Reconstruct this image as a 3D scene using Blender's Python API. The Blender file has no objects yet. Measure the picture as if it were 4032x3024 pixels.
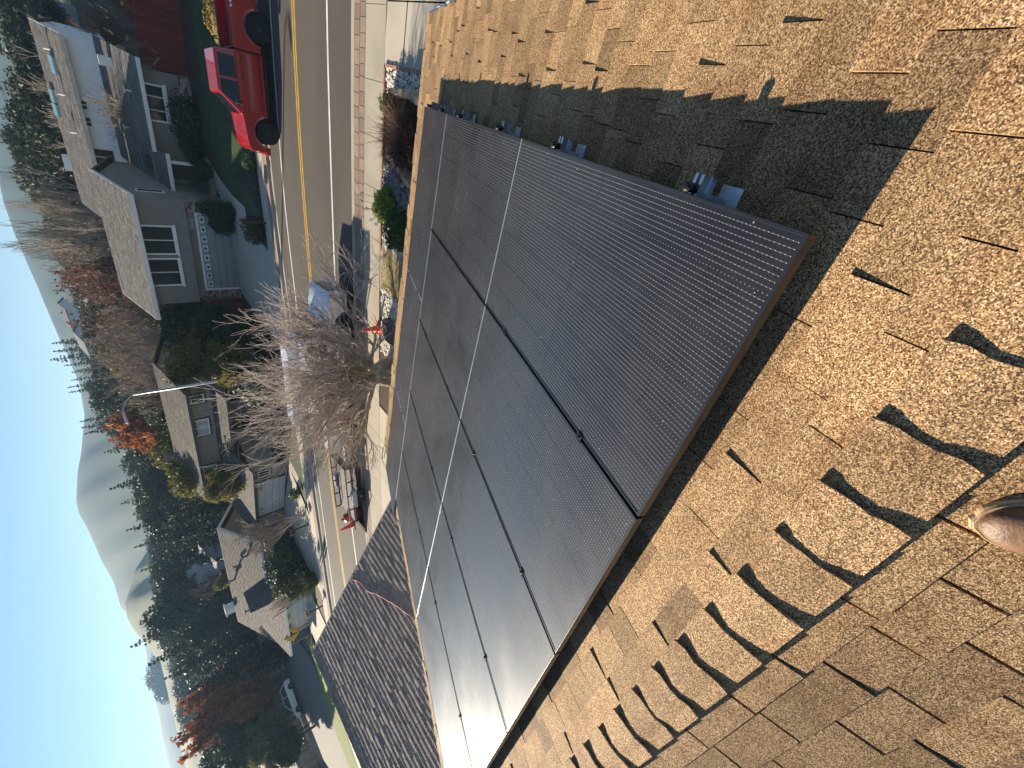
import bpy, math, random
import numpy as np
from mathutils import Matrix, Vector
random.seed(7); RNG = np.random.default_rng(7)
SC = bpy.context.scene
COL = SC.collection

# ------------------------------------------------------------------ camera, sky, sun, exposure
MC = np.array([[0.822229, 0.23718, -0.517383], [0.530894, -0.647281, 0.546972], [-0.205161, -0.724412, -0.658131]])
CAM = np.array([0.040916, -0.265946, 1.243527])
FPX = 1607.14
cd = bpy.data.cameras.new('camera'); cam = bpy.data.objects.new('camera', cd); COL.objects.link(cam)
cd.sensor_width = 36.0; cd.lens = 36.0 * FPX / 4032.0; cd.clip_start = 0.05; cd.clip_end = 6000
r, dn, fw = (Vector(MC[:, i]) for i in range(3))
m3 = Matrix((dn, r, -fw)).transposed()
cam.matrix_world = Matrix.Translation(Vector(CAM)) @ m3.to_4x4()
SC.camera = cam

SUN = Vector((-0.909, 0.181, 0.375)).normalized()          # towards the sun
SUN_EL = math.asin(SUN.z); SUN_AZ = math.atan2(SUN.x, SUN.y)
w = bpy.data.worlds.new('World'); SC.world = w; w.use_nodes = True
nt = w.node_tree; bg = nt.nodes['Background']
sky = nt.nodes.new('ShaderNodeTexSky'); sky.sky_type = 'NISHITA'; sky.sun_disc = False
sky.sun_elevation = SUN_EL; sky.sun_rotation = SUN_AZ; sky.air_density = 1.0; sky.dust_density = 0.0; sky.ozone_density = 3.0; sky.altitude = 100
nt.links.new(sky.outputs[0], bg.inputs[0]); bg.inputs[1].default_value = 0.05
sd = bpy.data.lights.new('sun', 'SUN'); sd.energy = 5.0; sd.angle = math.radians(0.53); sd.color = (1.0, 0.87, 0.68)
so = bpy.data.objects.new('sun', sd); COL.objects.link(so); so.location = (-60, 12, 60)
so.rotation_euler = SUN.to_track_quat('Z', 'Y').to_euler()
SC.view_settings.view_transform = 'Standard'; SC.view_settings.look = 'None'
SC.view_settings.exposure = 1.38; SC.view_settings.gamma = 1.0; SC.view_settings.use_curve_mapping = False
SC.render.engine = 'CYCLES'
SC.cycles.max_bounces = 6; SC.cycles.diffuse_bounces = 3; SC.cycles.glossy_bounces = 3; SC.cycles.transmission_bounces = 4
SC.cycles.transparent_max_bounces = 6; SC.cycles.volume_bounces = 0

GZ = -5.556                                               # street level

def ray(x, y):                                            # photo position (2212 px wide) -> direction
    d = MC @ np.array([(3024 - y * 1.8228 - 1512) / FPX, (x * 1.8228 - 2016) / FPX, 1.0])
    return d / np.linalg.norm(d)
def at_dist(x, y, dist):                                  # the point of that line of sight at a horizontal distance
    d = ray(x, y); s = dist / math.hypot(d[0], d[1]); return CAM + d * s
def on_z(x, y, z):
    d = ray(x, y); return CAM + d * ((z - CAM[2]) / d[2])
def on_y(x, y, yy):
    d = ray(x, y); return CAM + d * ((yy - CAM[1]) / d[1])

# ------------------------------------------------------------------ materials
MATS = {}
def mat(name, c, rough=0.8, var=0.2, sc=4.0, bump=0.0, bsc=60.0, metal=0.0, spec=0.4, tone=False, coat=0.0, emit=None, c2=None, sc2=1.0, c2f=0.5, trans=0.0, stretch=None, alpha=1.0):
    if name in MATS: return MATS[name]
    m = bpy.data.materials.new(name); m.use_nodes = True; MATS[name] = m
    n = m.node_tree.nodes; l = m.node_tree.links; b = n['Principled BSDF']
    b.inputs['Roughness'].default_value = rough; b.inputs['Metallic'].default_value = metal
    b.inputs['Specular IOR Level'].default_value = spec; b.inputs['Coat Weight'].default_value = coat
    b.inputs['Coat Roughness'].default_value = 0.05
    geo = n.new('ShaderNodeNewGeometry'); src = geo.outputs['Position']
    if stretch:
        mp = n.new('ShaderNodeMapping'); mp.inputs['Scale'].default_value = stretch; l.new(src, mp.inputs[0]); src = mp.outputs[0]
    nz = n.new('ShaderNodeTexNoise'); nz.inputs['Scale'].default_value = sc; nz.inputs['Detail'].default_value = 6; l.new(src, nz.inputs['Vector'])
    rp = n.new('ShaderNodeValToRGB'); rp.color_ramp.elements[0].position = 0.3; rp.color_ramp.elements[1].position = 0.7
    lo = [max(0, v * (1 - var)) for v in c]; hi = [v * (1 + var) for v in c]
    rp.color_ramp.elements[0].color = (*lo, 1); rp.color_ramp.elements[1].color = (*hi, 1)
    l.new(nz.outputs[0], rp.inputs[0]); out = rp.outputs[0]
    if c2:
        n2 = n.new('ShaderNodeTexNoise'); n2.inputs['Scale'].default_value = sc2; n2.inputs['Detail'].default_value = 4; l.new(src, n2.inputs['Vector'])
        r2 = n.new('ShaderNodeMapRange'); r2.inputs[1].default_value = 0.45; r2.inputs[2].default_value = 0.62; r2.inputs[4].default_value = c2f; l.new(n2.outputs[0], r2.inputs[0])
        mx = n.new('ShaderNodeMix'); mx.data_type = 'RGBA'; mx.inputs[7].default_value = (*c2, 1); l.new(r2.outputs[0], mx.inputs[0]); l.new(out, mx.inputs[6]); out = mx.outputs[2]
    if tone:
        at = n.new('ShaderNodeAttribute'); at.attribute_name = 'tone'
        vm = n.new('ShaderNodeVectorMath'); vm.operation = 'SCALE'; l.new(out, vm.inputs[0]); l.new(at.outputs['Fac'], vm.inputs['Scale']); out = vm.outputs[0]
    l.new(out, b.inputs['Base Color'])
    if bump:
        bn = n.new('ShaderNodeTexNoise'); bn.inputs['Scale'].default_value = bsc; bn.inputs['Detail'].default_value = 3; l.new(src, bn.inputs['Vector'])
        bp = n.new('ShaderNodeBump'); bp.inputs['Strength'].default_value = bump; bp.inputs['Distance'].default_value = 0.02; l.new(bn.outputs[0], bp.inputs['Height']); l.new(bp.outputs[0], b.inputs['Normal'])
    if trans: 
        b.inputs['Transmission Weight'].default_value = trans
    if emit: b.inputs['Emission Color'].default_value = (*emit, 1); b.inputs['Emission Strength'].default_value = 1
    return m

def leafmat(name, c, rough=0.6, trans=0.25):
    if name in MATS: return MATS[name]
    m = bpy.data.materials.new(name); m.use_nodes = True; MATS[name] = m
    n = m.node_tree.nodes; l = m.node_tree.links; b = n['Principled BSDF']; o = n['Material Output']
    at = n.new('ShaderNodeAttribute'); at.attribute_name = 'tone'
    vm = n.new('ShaderNodeVectorMath'); vm.operation = 'SCALE'; vm.inputs[0].default_value = c; l.new(at.outputs['Fac'], vm.inputs['Scale'])
    l.new(vm.outputs[0], b.inputs['Base Color']); b.inputs['Roughness'].default_value = rough; b.inputs['Specular IOR Level'].default_value = 0.3
    t = n.new('ShaderNodeBsdfTranslucent'); l.new(vm.outputs[0], t.inputs[0])
    mx = n.new('ShaderNodeMixShader'); mx.inputs[0].default_value = trans; l.new(b.outputs[0], mx.inputs[1]); l.new(t.outputs[0], mx.inputs[2]); l.new(mx.outputs[0], o.inputs[0])
    return m

def granule(name, stops, scale=300.0, blotch=(0.6, 0.42, 0.34), bf=0.5, bump=0.5):
    if name in MATS: return MATS[name]
    m = bpy.data.materials.new(name); m.use_nodes = True; MATS[name] = m
    n = m.node_tree.nodes; l = m.node_tree.links; b = n['Principled BSDF']
    b.inputs['Roughness'].default_value = 0.85; b.inputs['Specular IOR Level'].default_value = 0.35
    geo = n.new('ShaderNodeNewGeometry')
    vo = n.new('ShaderNodeTexVoronoi'); vo.inputs['Scale'].default_value = scale; l.new(geo.outputs['Position'], vo.inputs['Vector'])
    sp = n.new('ShaderNodeSeparateColor'); l.new(vo.outputs['Color'], sp.inputs[0])
    rp = n.new('ShaderNodeValToRGB'); e = rp.color_ramp.elements
    e[0].position = stops[0][0]; e[0].color = (*stops[0][1], 1); e[1].position = stops[-1][0]; e[1].color = (*stops[-1][1], 1)
    for p, c in stops[1:-1]:
        q = e.new(p); q.color = (*c, 1)
    l.new(sp.outputs[0], rp.inputs[0])
    n2 = n.new('ShaderNodeTexNoise'); n2.inputs['Scale'].default_value = 7; n2.inputs['Detail'].default_value = 5; l.new(geo.outputs['Position'], n2.inputs['Vector'])
    r2 = n.new('ShaderNodeMapRange'); r2.inputs[1].default_value = 0.48; r2.inputs[2].default_value = 0.66; r2.inputs[4].default_value = bf; l.new(n2.outputs[0], r2.inputs[0])
    mx = n.new('ShaderNodeMix'); mx.data_type = 'RGBA'; mx.blend_type = 'MULTIPLY'; mx.inputs[7].default_value = (*blotch, 1); l.new(r2.outputs[0], mx.inputs[0]); l.new(rp.outputs[0], mx.inputs[6])
    at = n.new('ShaderNodeAttribute'); at.attribute_name = 'tone'
    vm = n.new('ShaderNodeVectorMath'); vm.operation = 'SCALE'; l.new(mx.outputs[2], vm.inputs[0]); l.new(at.outputs['Fac'], vm.inputs['Scale'])
    l.new(vm.outputs[0], b.inputs['Base Color'])
    if bump:
        bp = n.new('ShaderNodeBump'); bp.inputs['Strength'].default_value = bump; bp.inputs['Distance'].default_value = 0.002; l.new(sp.outputs[1], bp.inputs['Height']); l.new(bp.outputs[0], b.inputs['Normal'])
    return m

# ------------------------------------------------------------------ mesh helpers
def tag(o, label=None, cat=None, group=None, kind=None):
    if label: o['label'] = label
    if cat: o['category'] = cat
    if group: o['group'] = group
    if kind: o['kind'] = kind
    return o
def thing(name, label, cat, loc=(0, 0, 0), rotz=0.0, group=None):
    o = bpy.data.objects.new(name, None); COL.objects.link(o); o.empty_display_size = 0.2
    o.location = loc; o.rotation_euler = (0, 0, rotz); return tag(o, label, cat, group)
def link(name, me, parent=None):
    o = bpy.data.objects.new(name, me); COL.objects.link(o); o.parent = parent; return o
def np_mesh(name, V, Fc, mats, tone=None, smooth=False, mi=None):
    V = np.asarray(V, float); Fc = np.asarray(Fc, np.int32); me = bpy.data.meshes.new(name)
    k = Fc.shape[1]; me.vertices.add(len(V)); me.vertices.foreach_set('co', V.ravel())
    me.loops.add(Fc.size); me.loops.foreach_set('vertex_index', Fc.ravel())
    me.polygons.add(len(Fc)); me.polygons.foreach_set('loop_start', np.arange(0, Fc.size, k, dtype=np.int32))
    for m in (mats if isinstance(mats, (list, tuple)) else [mats]): me.materials.append(m)
    if mi is not None: me.polygons.foreach_set('material_index', np.asarray(mi, np.int32))
    if smooth: me.polygons.foreach_set('use_smooth', np.ones(len(Fc), bool))
    if tone is not None:
        a = me.attributes.new('tone', 'FLOAT', 'FACE'); a.data.foreach_set('value', np.asarray(tone, float))
    me.update(calc_edges=True); return me

class MB:
    def __init__(s): s.v = []; s.f = []; s.mi = []; s.t = []
    def add(s, vs, fs, mi=0, tone=1.0):
        o = len(s.v); s.v += [tuple(p) for p in vs]
        for f in fs: s.f.append([i + o for i in f]); s.mi.append(mi); s.t.append(tone)
        return s
    def hexa(s, p, mi=0, tone=1.0, caps=True):            # p: 4 bottom then 4 top (ccw)
        return s.add(p, [(3, 2, 1, 0), (4, 5, 6, 7), (0, 1, 5, 4), (1, 2, 6, 5), (2, 3, 7, 6), (3, 0, 4, 7)], mi, tone)
    def box(s, x0, x1, y0, y1, z0, z1, mi=0, tone=1.0):
        return s.hexa([(x0, y0, z0), (x1, y0, z0), (x1, y1, z0), (x0, y1, z0), (x0, y0, z1), (x1, y0, z1), (x1, y1, z1), (x0, y1, z1)], mi, tone)
    def slab(s, q, th, mi=0, tone=1.0, up=None):          # polygon q thickened downwards along z (or -up)
        u = Vector(up) if up is not None else Vector((0, 0, 1)); n = len(q)
        top = [Vector(p) for p in q]; bot = [p - u * th for p in top]
        fs = [tuple(range(n)), tuple(range(2 * n - 1, n - 1, -1))] + [(i, i + n, (i + 1) % n + n, (i + 1) % n) for i in range(n)]
        return s.add(top + bot, fs, mi, tone)
    def ext(s, prof, a0, a1, ax=1, mi=0, tone=1.0):       # 2D profile extruded along an axis (ax=1: profile is x,z)
        n = len(prof)
        def P(p, a): return (p[0], a, p[1]) if ax == 1 else ((a, p[0], p[1]) if ax == 0 else (p[0], p[1], a))
        vs = [P(p, a0) for p in prof] + [P(p, a1) for p in prof]
        fs = [tuple(range(n)), tuple(range(2 * n - 1, n - 1, -1))] + [(i, i + n, (i + 1) % n + n, (i + 1) % n) for i in range(n)]
        return s.add(vs, fs, mi, tone)
    def tube(s, path, rad, n=6, mi=0, tone=1.0, caps=True):
        path = [Vector(p) for p in path]; rings = []
        if not isinstance(rad, (list, tuple)): rad = [rad] * len(path)
        for i, p in enumerate(path):
            d = (path[min(i + 1, len(path) - 1)] - path[max(i - 1, 0)]).normalized()
            a = d.orthogonal().normalized() if i == 0 else (prev - d * prev.dot(d)).normalized()
            prev = a; b = d.cross(a)
            rings.append([p + (a * math.cos(2 * math.pi * k / n) + b * math.sin(2 * math.pi * k / n)) * rad[i] for k in range(n)])
        vs = [q for rg in rings for q in rg]
        fs = [(i * n + k, i * n + (k + 1) % n, (i + 1) * n + (k + 1) % n, (i + 1) * n + k) for i in range(len(path) - 1) for k in range(n)]
        if caps: fs += [tuple(range(n - 1, -1, -1)), tuple(range((len(path) - 1) * n, len(path) * n))]
        return s.add(vs, fs, mi, tone)
    def lathe(s, prof, n=16, c=(0, 0, 0), ax='z', mi=0, tone=1.0, wob=0.0):
        vs = []; c = Vector(c)
        for r_, h in prof:
            for k in range(n):
                a = 2 * math.pi * k / n; q = r_ * (1 + wob * math.sin(3 * a + h * 9))
                x, y = q * math.cos(a), q * math.sin(a)
                vs.append(c + (Vector((x, y, h)) if ax == 'z' else (Vector((x, h, y)) if ax == 'y' else Vector((h, x, y)))))
        fs = [(i * n + k, i * n + (k + 1) % n, (i + 1) * n + (k + 1) % n, (i + 1) * n + k) for i in range(len(prof) - 1) for k in range(n)]
        fs += [tuple(range(n - 1, -1, -1)), tuple(range((len(prof) - 1) * n, len(prof) * n))]
        return s.add(vs, fs, mi, tone)
    def build(s, name, mats, parent=None, org=(0, 0, 0), smooth=False, bevel=0.0, seg=2):
        me = bpy.data.meshes.new(name); o3 = Vector(org)
        me.from_pydata([Vector(p) - o3 for p in s.v], [], s.f)
        for m in (mats if isinstance(mats, (list, tuple)) else [mats]): me.materials.append(m)
        me.polygons.foreach_set('material_index', s.mi)
        a = me.attributes.new('tone', 'FLOAT', 'FACE'); a.data.foreach_set('value', s.t)
        if smooth: me.polygons.foreach_set('use_smooth', [True] * len(s.f))
        me.update(); o = link(name, me, parent)
        if bevel:
            bv = o.modifiers.new('bevel', 'BEVEL'); bv.width = bevel; bv.segments = seg; bv.limit_method = 'ANGLE'; bv.angle_limit = math.radians(35)
            me.polygons.foreach_set('use_smooth', [True] * len(s.f))
            bv.harden_normals = True
        return o

def tabs(P00, P10, P01, P11, exposure, wid, th, seed, tone=(0.75, 1.2), flip=1.0, gap=0.004, raised=0.5, clip=None, lowr=(0.75, 0.95), hir=(1.25, 1.6)):
    """courses of shingle tabs on the quad eave-left, eave-right, ridge-left, ridge-right -> list of (verts8, tone, centre)"""
    rg = random.Random(seed); P00, P10, P01, P11 = (Vector(p) for p in (P00, P10, P01, P11))
    nrm = (P10 - P00).cross(P01 - P00).normalized() * flip
    if nrm.z < 0: nrm = -nrm
    L = ((P01 + P11) / 2 - (P00 + P10) / 2).length; n = max(1, int(round(L / exposure))); out = []
    for i in range(n):
        v0 = i / n; v1 = (i + 1) / n + 0.15 / n
        a0 = P00.lerp(P01, v0); b0 = P10.lerp(P11, v0); a1 = P00.lerp(P01, min(v1, 1)); b1 = P10.lerp(P11, min(v1, 1))
        wdt = (b0 - a0).length
        if wdt < 0.05: continue
        u = -rg.random() * wid; base = rg.uniform(0.93, 1.07)
        while u < wdt - 0.01:
            wt = wid * rg.uniform(0.55, 1.45); u0 = max(u, 0) / wdt; u1 = min(u + wt - gap, wdt) / wdt; u += wt
            if u1 - u0 < 0.004: continue
            hb = th * (rg.uniform(*hir) if rg.random() < raised else rg.uniform(*lowr)); ht = th * 0.12
            q = [a0.lerp(b0, u0), a0.lerp(b0, u1), a1.lerp(b1, u1), a1.lerp(b1, u0)]
            c = (q[0] + q[1] + q[2] + q[3]) / 4
            if clip and not clip(c): continue
            out.append((q + [q[0] + nrm * hb, q[1] + nrm * hb, q[2] + nrm * ht, q[3] + nrm * ht], base * rg.uniform(*tone), c))
    return out
def tabs_mesh(lst, name, m, parent, org, stuff=True):
    b = MB()
    for vs, t, c in lst: b.hexa(vs, 0, t)
    o = b.build(name, m, parent, org)
    if stuff: o['kind'] = 'stuff'
    return o
def view_size(c):                                         # how large something at c shows in the photograph (0 when outside it)
    d = MC.T @ (np.array(c) - CAM)
    if d[2] < 0.1: return 0
    u, v = d[0] / d[2] * FPX, d[1] / d[2] * FPX
    if abs(u) > 1560 or abs(v) > 2080: return 0
    return 1.0 / (d @ d) * 1.0
# ------------------------------------------------------------------ the house we stand on
TH = math.radians(20.55); CT, ST = math.cos(TH), math.sin(TH)
APY, APZ = -0.433, 0.011
def SM(x, s, h=0.0): return (x, APY + s * CT + h * ST, APZ - s * ST + h * CT)      # main slope, towards the street
def SB(x, s, h=0.0): return (x, APY - s * CT - h * ST, APZ - s * ST + h * CT)      # back slope
XL, XR, SE, SBK = -6.1, 0.93, 6.33, 3.4
tan_stops = [(0.0, (0.040, 0.022, 0.011)), (0.25, (0.13, 0.074, 0.034)), (0.5, (0.315, 0.182, 0.080)), (0.75, (0.46, 0.285, 0.132)), (1.0, (0.78, 0.57, 0.34))]
m_sh = granule('tan_granules', tan_stops, 380, (0.62, 0.50, 0.42), 0.5)
m_wood = mat('dark_wood', (0.10, 0.07, 0.05), 0.8)
m_white = mat('white_paint', (0.78, 0.76, 0.72), 0.5, 0.05)
m_stucco = mat('cream_stucco', (0.45, 0.40, 0.33), 0.9, 0.1, bump=0.3)
HB = (-2.6, APY, -5.4)
house = thing('house', 'house with a tan shingle roof carrying the solar panels', 'house', HB)
b = MB(); b.slab([SM(XL, SE, -0.004), SM(XR, SE, -0.004), SM(XR, 0, -0.004), SM(XL, 0, -0.004)], 0.10, 0)
roof = b.build('roof', m_wood, house, HB)
b = MB(); b.slab([SB(XL, 0, -0.004), SB(XR, 0, -0.004), SB(XR, SBK, -0.004), SB(XL, SBK, -0.004)], 0.10, 0)
roof2 = b.build('roof', m_wood, house, HB); roof2['label'] = 'back slope of the roof behind the ridge'
main = tabs(SM(XL, SE), SM(XR, SE), SM(XL, 0.06), SM(XR, 0.06), 0.143, 0.25, 0.0105, 11, tone=(0.6, 1.22), raised=0.5, lowr=(0.40, 0.60), hir=(1.3, 1.6))
back = tabs(SB(XR, SBK), SB(XL, SBK), SB(XR, 0.07), SB(XL, 0.07), 0.143, 0.25, 0.0145, 12, tone=(0.62, 1.08), raised=0.5, gap=0.010, lowr=(0.6, 0.8), hir=(1.2, 1.5))
def hidden(c):                                            # under the panels
    s = (c[1] - APY) / CT; return -5.2 < c[0] < -0.12 and 0.58 < s < 5.2
rank = sorted([(0 if hidden(t[2]) else view_size(t[2]), 0, i) for i, t in enumerate(main)] + [(view_size(t[2]), 1, i) for i, t in enumerate(back)], reverse=True)
near = set((w_, i) for v, w_, i in rank[:300])
for w_, lst, par in ((0, main, roof), (1, back, roof2)):
    for i, (vs, t, c) in enumerate(lst):
        if (w_, i) in near: MB().hexa(vs, 0, t).build('shingle', m_sh, par, HB)
    tabs_mesh([t for i, t in enumerate(lst) if (w_, i) not in near], 'shingle_field', m_sh, par, HB)
cap_y = [-0.103, -0.06, -0.02, 0.02, 0.06, 0.103]
for k in range(36):
    x1 = 0.72 - 0.2065 * k
    if x1 < XL + 0.1: break
    jit = random.uniform(-0.004, 0.004); b = MB(); top = []; bot = []
    for xx, q in ((x1, 1.0), (x1 - 0.15, 0.6), (x1 - 0.30, 0.0)):
        for y in cap_y:
            e = abs(y) / 0.103
            lift = 0.0155 + 0.0 * q
            lift = 0.0145 + q * (0.016 + 0.024 * e ** 2) + (jit if q else 0)
            z = APZ - max(abs(y) - 0.012, 0) * 0.375 + lift
            top.append((xx + 0.004 * math.sin(y * 60 + k), APY + y, z)); bot.append((xx, APY + y, z - 0.008))
    n = len(cap_y); fs = []
    for r_ in range(2):
        for j in range(n - 1):
            a = r_ * n + j; fs.append((a, a + 1, a + n + 1, a + n)); o = 3 * n; fs.append((o + a, o + a + n, o + a + n + 1, o + a + 1))
    o = 3 * n
    for j in range(n - 1): fs.append((j, o + j, o + j + 1, j + 1))
    for r_ in range(2):
        fs.append((r_ * n, r_ * n + n, o + r_ * n + n, o + r_ * n)); a = r_ * n + n - 1; fs.append((a, o + a, o + a + n, a + n))
    b.add(top + bot, fs, 0, random.uniform(0.85, 1.12)); b.build('ridge_cap', m_sh, house, HB)
b = MB()                                                  # eave board, drip edge and gutter
b.box(XL, XR, APY + SE * CT - 0.06, APY + SE * CT - 0.02, APZ - SE * ST - 0.22, APZ - SE * ST - 0.02); b.build('fascia', m_white, house, HB)
b = MB(); e = SM(0, SE); b.ext([(e[1] - 0.03, e[2] + 0.001), (e[1] + 0.022, e[2] - 0.012), (e[1] + 0.026, e[2] - 0.05), (e[1] + 0.016, e[2] - 0.05), (e[1] + 0.014, e[2] - 0.016), (e[1] - 0.03, e[2] - 0.004)], XL, XR, 0)
b.build('drip_edge', mat('drip_metal', (0.74, 0.70, 0.64), 0.35, 0.05, metal=0.6), house, HB)
for xx, nm in ((XR, 1), (XL, -1)):
    b = MB(); p0, p1, p2 = SM(xx, SE, -0.01), SM(xx, 0, -0.01), SB(xx, SBK, -0.01)
    for q0, q1 in ((p0, p1), (p1, p2)):
        b.hexa([(xx, q0[1], q0[2] - 0.16), (xx + 0.03 * nm, q0[1], q0[2] - 0.16), (xx + 0.03 * nm, q1[1], q1[2] - 0.16), (xx, q1[1], q1[2] - 0.16), (xx, q0[1], q0[2]), (xx + 0.03 * nm, q0[1], q0[2]), (xx + 0.03 * nm, q1[1], q1[2]), (xx, q1[1], q1[2])])
    b.build('rake_board', m_white, house, HB)
b = MB(); b.ext([(APY - 3.0, -5.4), (APY + SE * CT - 0.55, -5.4), (APY + SE * CT - 0.55, -2.12), (APY, -0.2), (APY - 3.0, -1.35)], XL + 0.3, XR - 0.3, 0); b.build('wall', m_stucco, house, HB)

# ------------------------------------------------------------------ solar panels
PW, PL, CW, RL = 1.045, 1.884, 1.06, 1.887
def PP(a, bb, h=0.0): return Vector((a, bb * CT + h * ST, -bb * ST + h * CT))
m_frame = mat('black_anodised', (0.07, 0.07, 0.075), 0.34, 0.15, metal=0.8, spec=0.5); m_lip_glint = mat('painted_glint_lip', (0.80, 0.79, 0.76), 0.38, 0.12, sc=9, metal=0.85)  # lip colour is kept pale to paint in a bright highlight line
def glassmat():
    m = bpy.data.materials.new('cell_glass'); m.use_nodes = True; n = m.node_tree.nodes; l = m.node_tree.links; b_ = n['Principled BSDF']
    uv = n.new('ShaderNodeUVMap'); sp = n.new('ShaderNodeSeparateXYZ'); l.new(uv.outputs[0], sp.inputs[0])
    def mth(op, a, c=None):
        k = n.new('ShaderNodeMath'); k.operation = op
        for i, q in enumerate((a, c)):
            if q is None: continue
            if isinstance(q, (int, float)): k.inputs[i].default_value = q
            else: l.new(q, k.inputs[i])
        return k.outputs[0]
    def stripe(src, pitch, half):                          # 1 on thin lines of a pitch
        return mth('GREATER_THAN', mth('ABSOLUTE', mth('SUBTRACT', mth('FRACT', mth('DIVIDE', src, pitch)), 0.5)), 0.5 - half / pitch)
    bus = stripe(sp.outputs[0], 0.0174, 0.00036)
    pad = mth('MULTIPLY', stripe(sp.outputs[0], 0.0174, 0.0010), stripe(sp.outputs[1], 0.0152, 0.0011))
    cgap = mth('MAXIMUM', stripe(sp.outputs[1], 0.0936, 0.0006), stripe(sp.outputs[0], 0.174, 0.0009))
    mid = mth('LESS_THAN', mth('ABSOLUTE', mth('SUBTRACT', sp.outputs[1], 0.936)), 0.004)
    geo = n.new('ShaderNodeNewGeometry')
    nz = n.new('ShaderNodeTexNoise'); nz.inputs['Scale'].default_value = 2.2; nz.inputs['Detail'].default_value = 7; nz.inputs['Roughness'].default_value = 0.62; l.new(geo.outputs['Position'], nz.inputs[0])
    def rgb(f, a, c):
        k = n.new('ShaderNodeMix'); k.data_type = 'RGBA'
        l.new(f, k.inputs[0])
        for i, q in ((6, a), (7, c)):
            if isinstance(q, tuple): k.inputs[i].default_value = (*q, 1)
            else: l.new(q, k.inputs[i])
        return k.outputs[2]
    c = rgb(bus, (0.008, 0.008, 0.013), (0.24, 0.235, 0.22)); c = rgb(cgap, c, (0.004, 0.004, 0.005)); c = rgb(mid, c, (0.005, 0.005, 0.006)); c = rgb(pad, c, (0.55, 0.53, 0.5))
    dm = n.new('ShaderNodeMapRange'); dm.inputs[1].default_value = 0.35; dm.inputs[2].default_value = 0.75; dm.inputs[3].default_value = 0.008; dm.inputs[4].default_value = 0.055; l.new(nz.outputs[0], dm.inputs[0])
    # hand and boot smears wiped into the dust
    wv = n.new('ShaderNodeTexNoise'); wv.inputs['Scale'].default_value = 5.0; wv.inputs['Detail'].default_value = 2; wv.inputs['Distortion'].default_value = 1.6; l.new(geo.outputs['Position'], wv.inputs[0])
    sm = mth('LESS_THAN', mth('ABSOLUTE', mth('SUBTRACT', wv.outputs[0], 0.655)), 0.008)
    dust = mth('MULTIPLY', dm.outputs[0], mth('SUBTRACT', 1.0, mth('MULTIPLY', sm, 0.75)))
    vo = n.new('ShaderNodeTexVoronoi'); vo.inputs['Scale'].default_value = 13; l.new(geo.outputs['Position'], vo.inputs[0])
    spk = mth('LESS_THAN', vo.outputs[0], 0.035)
    c = rgb(dust, c, (0.42, 0.38, 0.32)); c = rgb(mth('MULTIPLY', spk, 0.5), c, (0.7, 0.68, 0.62))
    l.new(c, b_.inputs['Base Color'])
    b_.inputs['Roughness'].default_value = 0.5; b_.inputs['Specular IOR Level'].default_value = 0.12; b_.inputs['Coat Weight'].default_value = 1.0; b_.inputs['Coat IOR'].default_value = 1.45
    cr = n.new('ShaderNodeMapRange'); cr.inputs[1].default_value = 0.3; cr.inputs[2].default_value = 0.8; cr.inputs[3].default_value = 0.16; cr.inputs[4].default_value = 0.33; l.new(nz.outputs[0], cr.inputs[0]); l.new(cr.outputs[0], b_.inputs['Coat Roughness'])
    return m
m_glass = glassmat()
b = MB(); lip = 0.010                                      # local frame: x -PW..0, y 0..PL, top of frame at z=0
for x0, x1, y0, y1 in ((-PW, 0, 0, lip), (-PW, 0, PL - lip, PL), (-PW, -PW + lip, lip, PL - lip), (-lip, 0, lip, PL - lip)):
    b.box(x0, x1, y0, y1, -0.035, 0)
    if x1 - x0 > 0.5: b.box(x0 + 0.0005, x1 - 0.0005, y0 - 0.0012, y1 + 0.0012, -0.004, 0.0008, 1 if y0 > 0.5 else 0)  # only the far short edge carries the painted highlight
fr0 = b.build('frame', [m_frame, m_lip_glint], None, (0, 0, 0), bevel=0.0012, seg=1); me_fr = fr0.data
gm = MB(); gm.add([(-PW + lip, lip, -0.0025), (-lip, lip, -0.0025), (-lip, PL - lip, -0.0025), (-PW + lip, PL - lip, -0.0025)], [(0, 1, 2, 3)])
gm.add([(-PW + lip, lip, -0.03), (-lip, lip, -0.03), (-lip, PL - lip, -0.03), (-PW + lip, PL - lip, -0.03)], [(3, 2, 1, 0)], 1)
gl0 = gm.build('glass', [m_glass, m_frame], None); uvl = gl0.data.uv_layers.new(name='UVMap')
for lp in gl0.data.loops:
    p = gl0.data.vertices[lp.vertex_index].co; uvl.data[lp.index].uv = (p.x + PW - lip, p.y)
RX = Matrix.Rotation(-TH, 4, 'X'); first = True
def panel(a, bb, landscape, label):
    global first
    t = thing('solar_panel', label, 'solar panel', group='black solar panels of the roof array')
    M_ = Matrix.Translation(PP(a, bb)) @ RX
    if landscape: M_ = M_ @ Matrix.Rotation(math.radians(90), 4, 'Z')
    t.matrix_world = M_
    for src in (fr0, gl0):
        o = src if first else src.copy()
        if not first: COL.objects.link(o)
        o.parent = t
    first = False
colw = ['at the end with the bare rail ends', 'second from the bare rail ends', 'in the middle of five', 'second from the dark lower roof', 'at the end by the dark lower roof']
for rw, rn in ((0, 'nearest the ridge'), (1, 'of the middle row')):
    for i in range(5):
        panel(-i * CW, rw * RL, False, 'upright solar panel %s, %s' % (rn, colw[i]))
for k, cw in enumerate(('along the eave at the bare rail ends', 'in the middle of three along the eave', 'along the eave at the end by the dark lower roof')):
    panel(-k * RL, 2 * RL + PW, True, 'sideways solar panel %s' % cw)
m_alu = mat('mill_aluminium', (0.62, 0.64, 0.68), 0.3, 0.1, metal=0.9)
m_blk = mat('black_plastic', (0.012, 0.012, 0.013), 0.32, 0.1)
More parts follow.
